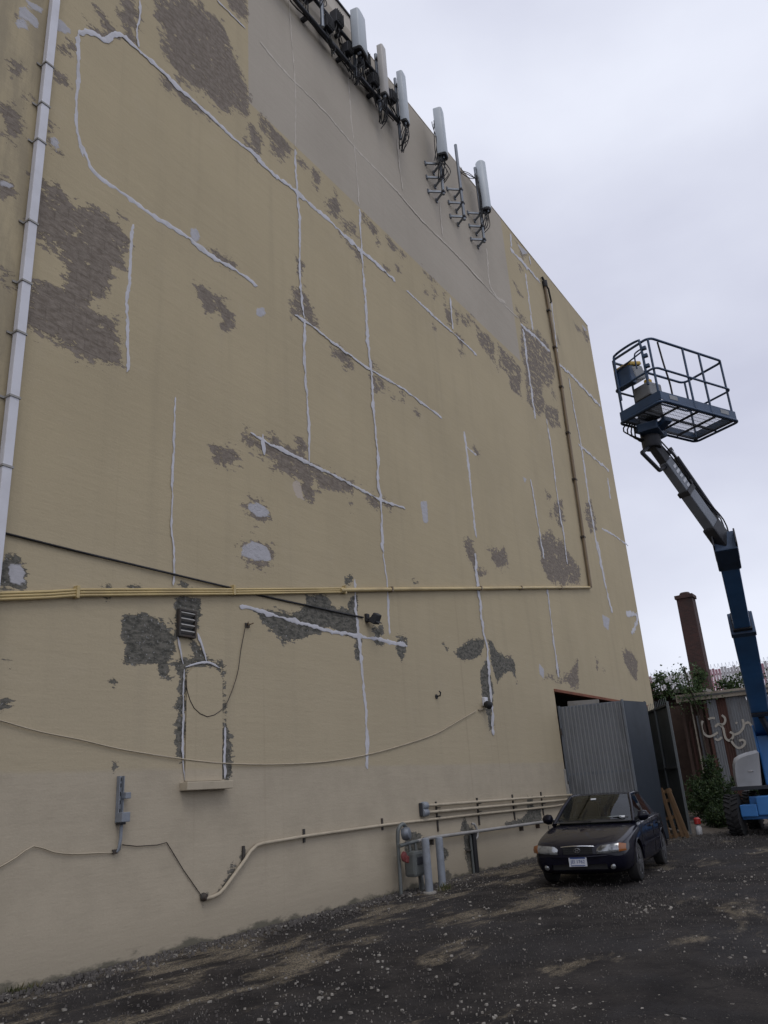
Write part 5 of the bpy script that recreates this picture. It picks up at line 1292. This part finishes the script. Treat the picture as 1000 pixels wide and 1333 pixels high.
    for s in (.16, .45, .80): P('cylinder_lug', MB().beam(Q(jl * s, 0, .06), Q(jl * s + .02, 0, .40), .05, .09), 'steel_dark', bv=.01)
    P('jib_link', MB().tube([Q(-.02, 0, -.42), Q(jl * .19, 0, -.30)], .036, 10), 'steel_dark', sm=50); P('jib_link', MB().tube([Q(-.02, 0, -.42), Q(.03, 0, 0)], .036, 10), 'steel_dark', sm=50); P('jib_link', MB().tube([Q(jl * .19, 0, -.30), Q(jl * .22, 0, 0)], .036, 10), 'steel_dark', sm=50)
    P('jib_neck', MB().beam(Q(-.10), Q(jl * .20), .15, .19), 'steel_dark', bv=.015)
    for k_ in range(5): P('hose', MB().tube(smoothpath([Q(-.15, .05 * k_ - .1, .05), Q(jl * .2, .05 * k_ - .1, .17), Q(jl * .5, .04 * k_ - .08, .15 + .03 * (k_ % 2)), Q(jl * .85, .04 * k_ - .08, .24 + .07 * (k_ % 3)), S(.35) + upv * .24 + side * (.05 * k_ - .1)], .12), .014, 6), 'black', sm=60)
    P('rotator', MB().lathe([(.15, -.20), (.17, -.16), (.17, .16), (.13, .2)], Aj + Vector((0, 0, .08)), (0, 0, 1), 18), 'steel_dark', sm=40)
    # work platform
    u = Vector((.8988, -.4384, 0)); v = Vector((-.4384, -.8988, 0)); O = Vector((13.05, -5.35, 7.60)); LU, WV, HT = 1.98, .90, 1.24
    F_ = lambda a, b, z=0.0: O + u * a + v * b + Vector((0, 0, z))
    P('support_arm', MB().beam(F_(.35, .02, -.06), F_(1.05, .02, -.06), .16, .10), 'blue_dark', bv=.01); P('support_arm', MB().beam(Aj + Vector((0, 0, .12)), F_(.55, .55, -.06), .16, .10), 'blue_dark', bv=.01); P('support_arm', MB().box(F_(.50, .18, -.12), (.42, .36, .16)), 'blue_dark', bv=.02)
    def loop(z, r, inset=0.0, rad_=.10, a0=0, a1=LU):
        pts = []
        for (ca, cb, s0) in ((a1 - rad_ - inset, inset + rad_, -90), (a1 - rad_ - inset, WV - rad_ - inset, 0), (a0 + rad_ + inset, WV - rad_ - inset, 90), (a0 + rad_ + inset, inset + rad_, 180)):
            for k_ in range(5):
                an = rad(s0 + k_ * 22.5); pts.append(F_(ca + rad_ * math.cos(an), cb + rad_ * math.sin(an), z))
        pts.append(pts[0]); return MB().tube(pts, r, 8, caps=False)
    P('floor_frame', loop(0, .024, -.03), 'blue_dark', sm=60)
    fl = MB()
    for a in (.05, .50, .98, 1.46, LU - .05): fl.beam(F_(a, .0, .02), F_(a, WV, .02), .030, .030)
    for b in (.03, .45, WV - .03): fl.beam(F_(0, b, .021), F_(LU, b, .021), .03, .036)
    P('floor_beams', fl, 'steel_dark')
    gr = MB(); a = .03
    while a < LU: gr.beam(F_(a, .02, .048), F_(a, WV - .02, .048), .005, .006); a += .042
    for k_ in range(9): gr.beam(F_(.02, .05 + k_ * .1, .048), F_(LU - .02, .05 + k_ * .1, .048), .004, .006)
    tag(P('floor_grating', gr, 'galv'), kind='stuff')
    for (a0, b0, a1, b1, h) in ((0, WV, LU, WV, .15), (0, 0, 0, WV, .16), (LU, 0, LU, WV, .13), (0, 0, LU, 0, .13)):
        P('toe_board', MB().beam(F_(a0, b0, .045 + h / 2), F_(a1, b1, .045 + h / 2), .016, h), 'blue_dark')
    for a0, a1 in ((.22, .42), (1.55, 1.78)): P('decal', MB().beam(F_(a0, WV + .011, .125), F_(a1, WV + .011, .125), .004, .08), 'box_grey')
    P('top_rail', loop(HT, .023, 0, .12), 'blue_dark', sm=60); P('mid_rail', loop(.64, .020, -.02, .10), 'blue_dark', sm=60)
    for a, b in ((0.02, .04), (.02, WV - .04), (.86, WV), (1.30, WV), (LU - .02, WV - .04), (LU - .02, .04), (.95, 0), (.48, 0)):
        P('rail_post', MB().tube([F_(a, b, .05), F_(a, b, HT)], .020, 8), 'blue_dark', sm=60)
    gt = smoothpath([F_(-.02, .10, .40), F_(-.02, .10, 1.16), F_(-.02, .17, 1.30), F_(-.02, .64, 1.30), F_(-.02, .72, 1.18), F_(-.02, .72, .40)], .05)
    P('gate_hoop', MB().tube(gt, .022, 8), 'blue_dark', sm=60); P('gate_rail', MB().tube([F_(-.02, .10, .98), F_(-.02, .72, 1.05)], .014, 8), 'blue_dark', sm=60)
    P('grab_handle', MB().tube(smoothpath([F_(.05, .50, .85), F_(.05, .50, 1.10), F_(.05, .56, 1.15), F_(.05, .74, 1.15)], .04), .014, 8), 'blue_dark', sm=60)
    for z in (.75, .95, 1.1): P('gate_hinge', MB().box(F_(-.0, .77, z), (.07, .07, .06)), 'blue_dark', bv=.008)
    Rz = Matrix.Rotation(math.atan2(u.y, u.x), 3, 'Z')
    P('control_console', MB().box(F_(.24, .22, .88), (.30, .34, .26), Rz @ Matrix.Rotation(-.3, 3, 'Y')), 'box_grey', bv=.03); P('console_lid', MB().box(F_(.16, .22, 1.05), (.34, .36, .07), Rz @ Matrix.Rotation(-.25, 3, 'Y')), 'yellow_box', bv=.02)
    P('console_back', MB().box(F_(.07, .20, .82), (.14, .36, .36), Rz), 'blue_dark', bv=.02); P('joystick', MB().tube([F_(.30, .2, 1.0), F_(.36, .2, 1.14)], .02, 8), 'black'); P('joystick', MB().tube([F_(.30, .34, 1.0), F_(.34, .34, 1.14)], .02, 8), 'black')
    P('tool_tray', MB().box(F_(.48, .30, .55), (.34, .36, .26), Rz), 'box_grey', bv=.03); P('pedestal', MB().box(F_(.46, .28, .25), (.30, .32, .36), Rz), 'black', bv=.03); P('yellow_cover', MB().box(F_(.80, .10, .92), (.12, .10, .16), Rz), 'yellow_box', bv=.02)
    P('hanging_cable', MB().tube(smoothpath([F_(.24, WV - .02, HT - .02), F_(.33, WV - .05, .8), F_(.40, WV - .06, .45), F_(.40, WV - .06, .1)], .06), .016, 6), 'black', sm=60)
    for k_ in range(4): P('hose', MB().tube(smoothpath([F_(.12 + .05 * k_, .05, .02), F_(.05 + .1 * k_, -.03, -.14 - .03 * k_), Aj + Vector((-.1 + .05 * k_, .05, .0))], .06), .014, 6), 'black', sm=60)
lift()

# ------------------------------------------------------------------ background yard: shed, chimney, low building
def shed():
    XF = 38.5
    t = thing('shed', 'run-down shed of rusty and grey corrugated sheets with graffiti', 'shed', (XF + 2, -4, 0))
    def sheet(y0, y1, z1, mt, z0=.05, x=XF, lean=0.0):
        corrugated(MB(), (x, y0), (x + lean, y1), z0, z1, .11, .028, -1).build('corrugated_sheet', mt, t)
    y = -.42
    sheet(-.60, -1.0, 4.75, 'sheet'); sheet(-1.0, -1.42, 4.74, 'sheet_rust', x=XF + .02)
    rr = random.Random(5); y = -1.42; k_ = 0
    while y > -14:
        w = rr.uniform(.75, .95); sheet(y, y - w + .01, 4.76 - .01 * (k_ % 2), 'sheet' if k_ % 4 != 2 else 'sheet_rust', x=XF + .012 * (k_ % 2)); y -= w; k_ += 1
    # open bay on the left: dark back wall, posts, leaning sheets
    MB().box((XF + 2.6, 2.2, 2.4), (.1, 6, 4.8)).build('back_wall', 'dark_timber', t)
    MB().box((XF + 1.3, .6, .0), (2.5, 2.6, .05)).build('bay_floor', 'soil', t)
    for yy, w, mt in ((.52, .12, 'dark_timber'), (.10, .05, 'fascia'), (-.28, .14, 'dark_timber'), (-.52, .12, 'sheet_rust')): MB().box((XF + .06, yy, 2.38), (.10, w, 4.74)).build('post', mt, t)
    for (y0, y1, z1, mt) in ((.42, .30, 3.9, 'sheet_rust'), (.05, -.22, 4.1, 'sheet'), (.28, .14, 3.2, 'dark_timber')): sheet(y0, y1, z1, mt, x=XF + .35, lean=.05)
    MB().box((XF - .12, -6.72, 4.90), (.10, 14.6, .32)).build('fascia_board', 'fascia', t, bevel=.01); MB().box((XF - .13, .60, 4.88), (.14, .12, .36)).build('fascia_end', 'fascia', t, bevel=.01)
    MB().box((XF + 2.5, -6.6, 5.02), (5.4, 14.8, .07), Matrix.Rotation(rad(-2), 3, 'Y')).build('roof', 'roofing', t)
    MB().box((XF + 5.0, -6.6, 2.4), (.15, 14.6, 4.8)).build('rear_wall', 'dark_timber', t); MB().box((XF + 2.5, -13.95, 2.4), (5, .1, 4.8)).build('side_wall', 'sheet', t)
    # graffiti follows the corrugations
    kx = 7.84; y_of = lambda cx, cz: None
    return t, XF
SHED, XF = shed()
def graffiti():
    # strokes drawn on the sheet face in metres (y, z)
    for i, s in enumerate(D['graffiti']):
        P = smoothpath([(XF - .040, p[0], p[1]) for p in s], .03); rows = []
        for j, p in enumerate(P):
            tt = (P[min(j + 1, len(P) - 1)] - P[max(j - 1, 0)]).normalized(); n = Vector((0, -tt.z, tt.y)); w = .048
            rows.append([tuple(p - n * w), tuple(p), tuple(p + n * w)])
        MB().grid(rows).build('graffiti_stroke', 'graffiti', SHED)
graffiti()
t = thing('chimney', 'tall dark brown brick chimney behind the shed roof', 'chimney', (45.4, .85, 0))
MB().box((45.45, .85, 5.4), (.86, .86, 10.8), None, .97).build('shaft', 'brick', t)
MB().box((45.45, .85, 10.88), (.98, .98, .20)).build('cap', 'brick', t, bevel=.02); MB().lathe([(.28, 10.98), (.30, 11.08), (.24, 11.16)], (45.45, .85, 0), n=14).build('flue', 'dark_timber', t)
t = thing('low_building', 'low flat-roofed building with dark front between tall wall and shed', 'building', (46, 6, 0))
MB().box((46.5, 7.2, 2.75), (7.4, 13.0, 5.5)).build('wall', 'dark_timber', t); MB().box((46.3, 7.15, 5.62), (8.2, 13.6, .20)).build('roof', 'concrete', t, bevel=.02)
for yy in (1.6, 3.4): f_ = MB().box((42.77, yy, 2.2), (.06, 1.0, 1.6)).build('window', 'black', t); MB().box((42.73, yy, 1.36), (.10, 1.15, .08)).build('sill', 'concrete', f_)
# painted slat fence on the roof behind the vines
rr = random.Random(11)
t = thing('painted_fence', 'pink and white painted slat fence on the roofs behind the vines', 'fence', (47.5, -4, 5.1))
y = 6.0; k_ = 0; fw = {'pink': MB(), 'offwhite': MB()}
nz = lambda y: math.sin(y * 1.9) + math.sin(y * .83 + 2) * .8
while y > -13:
    w = .16; key = 'pink' if nz(y) + rr.uniform(-.5, .5) > .55 else 'offwhite'
    fw[key].box((47.5 + rr.uniform(-.015, .015), y, 6.25 + rr.uniform(-.05, .08)), (.03, w - .02, 1.6)); y -= w
for key, m_ in fw.items(): tag(m_.build('slats', key, t), kind='stuff')
for z in (5.75, 6.75): MB().box((47.56, -3.5, z), (.05, 19, .10)).build('rail', 'fascia', t)
for yy in range(-12, 7, 3): MB().box((47.62, yy, 5.9), (.09, .09, 1.9)).build('post', 'fascia', t)
MB().box((47.6, -3.5, 2.6), (.12, 19, 5.2)).build('base_wall', 'concrete', t)
# coiled wire along the fence top
pts = [(47.35 + .0 * k_, 5.8 - k_ * .022, 7.18 + .13 * math.sin(k_ * .7)) for k_ in range(780)]
pts = [(p[0] + .13 * math.cos(i * .7), p[1], p[2]) for i, p in enumerate(pts)]
tag(MB().tube(pts, .007, 4).build('coiled_wire', 'galv', loc=(47.4, 5.8, 7.0)), 'coil of grey security wire along the top of the painted fence', 'wire')

# ------------------------------------------------------------------ plants
def leaf(mb, p, nrm, up, L, W):
    """folded four-sided leaf"""
    z = Vector(up).normalized(); x = z.cross(Vector(nrm)); x = x.normalized() if x.length > 1e-4 else Vector((1, 0, 0)); n = x.cross(z)
    p = Vector(p); o = len(mb.v)
    mb.v += [tuple(p), tuple(p + z * L * .45 + x * W / 2 + n * W * .12), tuple(p + z * L - n * L * .12), tuple(p + z * L * .45 - x * W / 2 + n * W * .12)]
    mb.f.append((o, o + 1, o + 2, o + 3))
def rv(r): return Vector((r.gauss(0, 1), r.gauss(0, 1), r.gauss(0, 1))).normalized()
def bush(label, c, rx, ry, h, n, seed, mat, L=.13, cat='bush', group=None):
    r = random.Random(seed); t = thing('bush', label, cat, (c[0], c[1], 0), 0, group); st = MB(); lf = MB(); ns = 26
    for i in range(ns):
        a = r.uniform(0, 6.28); q = r.uniform(0, 1) ** .5; hh = h * (1 - .55 * q * q) * r.uniform(.6, 1.08)
        b = Vector((c[0] + math.cos(a) * rx * .35 * q, c[1] + math.sin(a) * ry * .35 * q, 0)); e = Vector((c[0] + math.cos(a) * rx * q, c[1] + math.sin(a) * ry * q, hh))
        m_ = b.lerp(e, .5) + Vector((r.uniform(-.15, .15), r.uniform(-.15, .15), .12 * h)); path = smoothpath([b, m_, e], .12)
        st.tube(path, [.014 * (1 - .7 * j / len(path)) for j in range(len(path))], 5)
        for k_ in range(n // ns):
            j = int(len(path) * r.uniform(.12, 1) ** .7); p = path[min(j, len(path) - 1)] + rv(r) * r.uniform(.02, .24)
            if p.z < .02: p.z = .02 + r.uniform(0, .1)
            d = rv(r) + Vector((0, 0, .5)); leaf(lf, p, rv(r), d, L * r.uniform(.6, 1.4), L * .42 * r.uniform(.7, 1.3))
    st.build('stems', 'bark', t, smooth=60); lf.build('foliage', mat, t)
bush('dense dark green bush between the gate leaf and the boom lift wheel', (29.3, -2.15), 1.15, .9, 1.95, 5200, 21, 'leaf_bush')
bush('low scrubby weeds spreading in front of the dense bush', (27.2, -2.75), .75, .55, .72, 1500, 22, 'leaf_bush', .11)
bush('dark bush growing against the graffiti shed behind the lift', (33.6, -3.6), 1.3, 1.2, 1.7, 3600, 23, 'leaf_bush')
bush('leafy bush filling the gap left of the shed bay', (34.5, -.6), .9, 1.0, 1.5, 2200, 24, 'leaf_bush')
def vine(label, y0, y1, x, zb, zt, n, seed, ns):
    r = random.Random(seed); t = thing('vine', label, 'vine', (x, (y0 + y1) / 2, zb)); st = MB(); lf = MB()
    for i in range(ns):
        y = y0 + (y1 - y0) * (i + r.random()) / ns; path = [Vector((x + r.uniform(-.3, .3), y, zb - .2))]
        for k_ in range(9): path.append(path[-1] + Vector((r.uniform(-.12, .12), r.uniform(-.34, .34), r.uniform(.02, .95) * (zt - zb) / 6)))
        path = [p if p.z < zt + .2 else Vector((p.x, p.y, zt + r.uniform(-.2, .25))) for p in path]; path = smoothpath(path, .15)
        st.tube(path, [.022 * (1 - .75 * j / len(path)) for j in range(len(path))], 5)
        for k_ in range(n // ns):
            p = path[r.randrange(len(path))] + rv(r) * abs(r.gauss(0, .16)); leaf(lf, p, rv(r), rv(r) + Vector((0, 0, -.2)), r.uniform(.09, .20), r.uniform(.07, .14))
    st.build('stems', 'bark', t, smooth=60); lf.build('foliage', 'leaf_vine', t)
vine('leafy vine tangled over the low roof beside the chimney', 3.8, -.2, 42.2, 5.6, 6.9, 1900, 31, 13)
vine('leafy vine trailing along the shed roof under the painted fence', -.2, -3.6, 43.5, 5.4, 6.7, 1500, 32, 12)
vine('leafy vine thick on the shed roof beyond the boom', -3.4, -8, 43.5, 5.4, 7.2, 2600, 33, 15)
t = thing('creeper_stem', 'dark bare creeper climbing the shed front past the fascia board', 'vine', (38.2, -.05, 0))
P_ = smoothpath([(38.25, -.32, .0), (38.2, -.25, 2.2), (38.25, -.20, 4.2), (38.1, -.12, 5.2), (38.2, .02, 6.3)], .2); MB().tube(P_, .035, 6).build('stem', 'bark', t, smooth=60)
r = random.Random(5); lf = MB()
for i in range(420):
    p = P_[int(len(P_) * r.uniform(.72, 1)) - 1] + Vector((r.gauss(0, .2), r.gauss(0, .45), r.gauss(0, .18))); leaf(lf, p, rv(r), rv(r), r.uniform(.08, .17), r.uniform(.06, .12))
lf.build('foliage', 'leaf_vine', t)
# far trees that close the view beyond the yard
def tree(label, x, y, h, w, n, seed):
    r = random.Random(seed); t = thing('tree', label, 'tree', (x, y, 0), 0, 'trees beyond the yard'); st = MB(); lf = MB()
    top = Vector((x, y, h * .8)); st.tube([(x, y, 0), (x + r.uniform(-.2, .2), y + r.uniform(-.2, .2), h * .4), top], [.22, .16, .05], 8)
    cl = []
    for i in range(11):
        a = r.uniform(0, 6.28); e = Vector((x + math.cos(a) * w * r.uniform(.3, 1), y + math.sin(a) * w * r.uniform(.3, 1), h * r.uniform(.45, 1))); st.tube(smoothpath([(x, y, h * r.uniform(.3, .5)), Vector((x, y, h * .55)).lerp(e, .5), e], .4), .05, 5); cl.append(e)
    for i in range(n):
        c = cl[r.randrange(len(cl))]; p = c + rv(r) * r.uniform(.1, 1) ** .6 * w * .42; leaf(lf, p, rv(r), rv(r), r.uniform(.2, .4), r.uniform(.14, .26))
    st.build('trunk', 'bark', t, smooth=60); lf.build('crown', 'leaf_vine', t)
tree('broad green tree beyond the painted fence', 56, -13.5, 8.2, 2.8, 2600, 41); tree('small green tree far beyond the shed end', 60, -19, 7.4, 2.6, 2200, 42)

# ------------------------------------------------------------------ loose stuff on the ground
def scatter(name, n, fn, mat, seed, size, flat, area_near=None):
    r = random.Random(seed); mb = MB()
    for i in range(n):
        x, y = fn(r); s = size(r); a = r.uniform(0, 6.28); m_ = r.choice((4, 5, 5, 6)); o = len(mb.v); h = s * (flat if flat < .2 else r.uniform(.18, .42)); tx, ty = r.uniform(-.25, .25), r.uniform(-.25, .25)
        rr_ = [s * r.uniform(.55, 1) * .5 for _ in range(m_)]; z0 = .004
        for zz, k_ in ((-.010, 1.0), (h, .72 if flat > .2 else .93)):
            for j in range(m_):
                t_ = a + 6.283 * j / m_; dx, dy = rr_[j] * math.cos(t_) * k_, rr_[j] * math.sin(t_) * k_ * .8
                mb.v.append((x + dx, y + dy, z0 + zz + (tx * dx + ty * dy if zz > 0 else 0)))
        mb.f.append(tuple(o + m_ + j for j in range(m_)))
        for j in range(m_): mb.f.append((o + j, o + (j + 1) % m_, o + m_ + (j + 1) % m_, o + m_ + j))
    return tag(mb.build(name, mat), kind='stuff')
def clumpy(xa, xb, ya, yb, px_, py_):
    cs = None
    def fn(r):
        nonlocal cs
        if cs is None: cs = [(r.uniform(xa, xb), r.uniform(ya, yb), r.uniform(.3, 1.3)) for _ in range(40)]
        if r.random() < .55:
            c = cs[r.randrange(40)]; x, y = r.gauss(c[0], c[2]), r.gauss(c[1], c[2] * .5)
        else: x = xa + (xb - xa) * r.random() ** px_; y = yb + (ya - yb) * r.random() ** py_
        return x, min(-.03, y)
    return fn
scatter('paint_flakes', 4600, clumpy(4.5, 26, -8.5, 0, 1.5, 1.5), 'flake', 61, lambda r: .008 + .062 * r.random() ** 5, .08)
scatter('gravel', 16000, clumpy(4.5, 28, -8.5, 0, 1.5, 1.3), 'pebble', 62, lambda r: .007 + .026 * r.random() ** 4, .5)
scatter('wall_foot_debris', 5200, lambda r: (4.5 + 18 * r.random(), -.02 - abs(r.gauss(0, .22))), 'pebble', 63, lambda r: .014 + .06 * r.random() ** 3, .5)
scatter('wall_foot_chips', 900, lambda r: (4.5 + 18 * r.random(), -.03 - abs(r.gauss(0, .28))), 'flake', 64, lambda r: .010 + .07 * r.random() ** 4, .10)
scatter('yard_rubble', 3800, lambda r: (r.gauss(25.6, 1.7), r.gauss(-3.0, .55)), 'pebble', 65, lambda r: .015 + .07 * r.random() ** 4, .5)
# low dirt bank under the bush and along the gate
r = random.Random(9); rows = []
for i in range(30):
    x = 24.6 + i * .36; row = []
    for j in range(14):
        y = -3.6 + j * .24; e = math.sin(math.pi * i / 29) * math.sin(math.pi * j / 13); row.append((x + r.uniform(-.05, .05), y, -.03 + .14 * e + (r.uniform(0, .05) if e > .1 else 0)))
    rows.append(row)
tag(MB().grid(rows).build('dirt_bank', 'soil', smooth=60), kind='structure')
# weeds rooted along the foot of the wall
def weed_clump(x, y, n, h, seed, label):
    r = random.Random(seed); lf = MB()
    for i in range(n):
        a = r.uniform(0, 6.28); d = Vector((math.cos(a) * .5, math.sin(a) * .5, 1)); leaf(lf, (x + r.gauss(0, .08), y + r.gauss(0, .05), 0), rv(r), d, h * r.uniform(.4, 1.1), .02)
    t = thing('weed_clump', label, 'weeds', (x, y, 0)); tag(lf.build('blades', 'weed', t), kind='stuff')
weed_clump(13.35, -.78, 60, .16, 1, 'dry weeds at the foot of the bollard by the gas meter'); weed_clump(5.6, -.12, 40, .10, 2, 'scrap of weeds at the wall foot below the low cord'); weed_clump(25.6, -3.35, 90, .30, 4, 'yellowing weeds in the rubble beside the lift wheel')
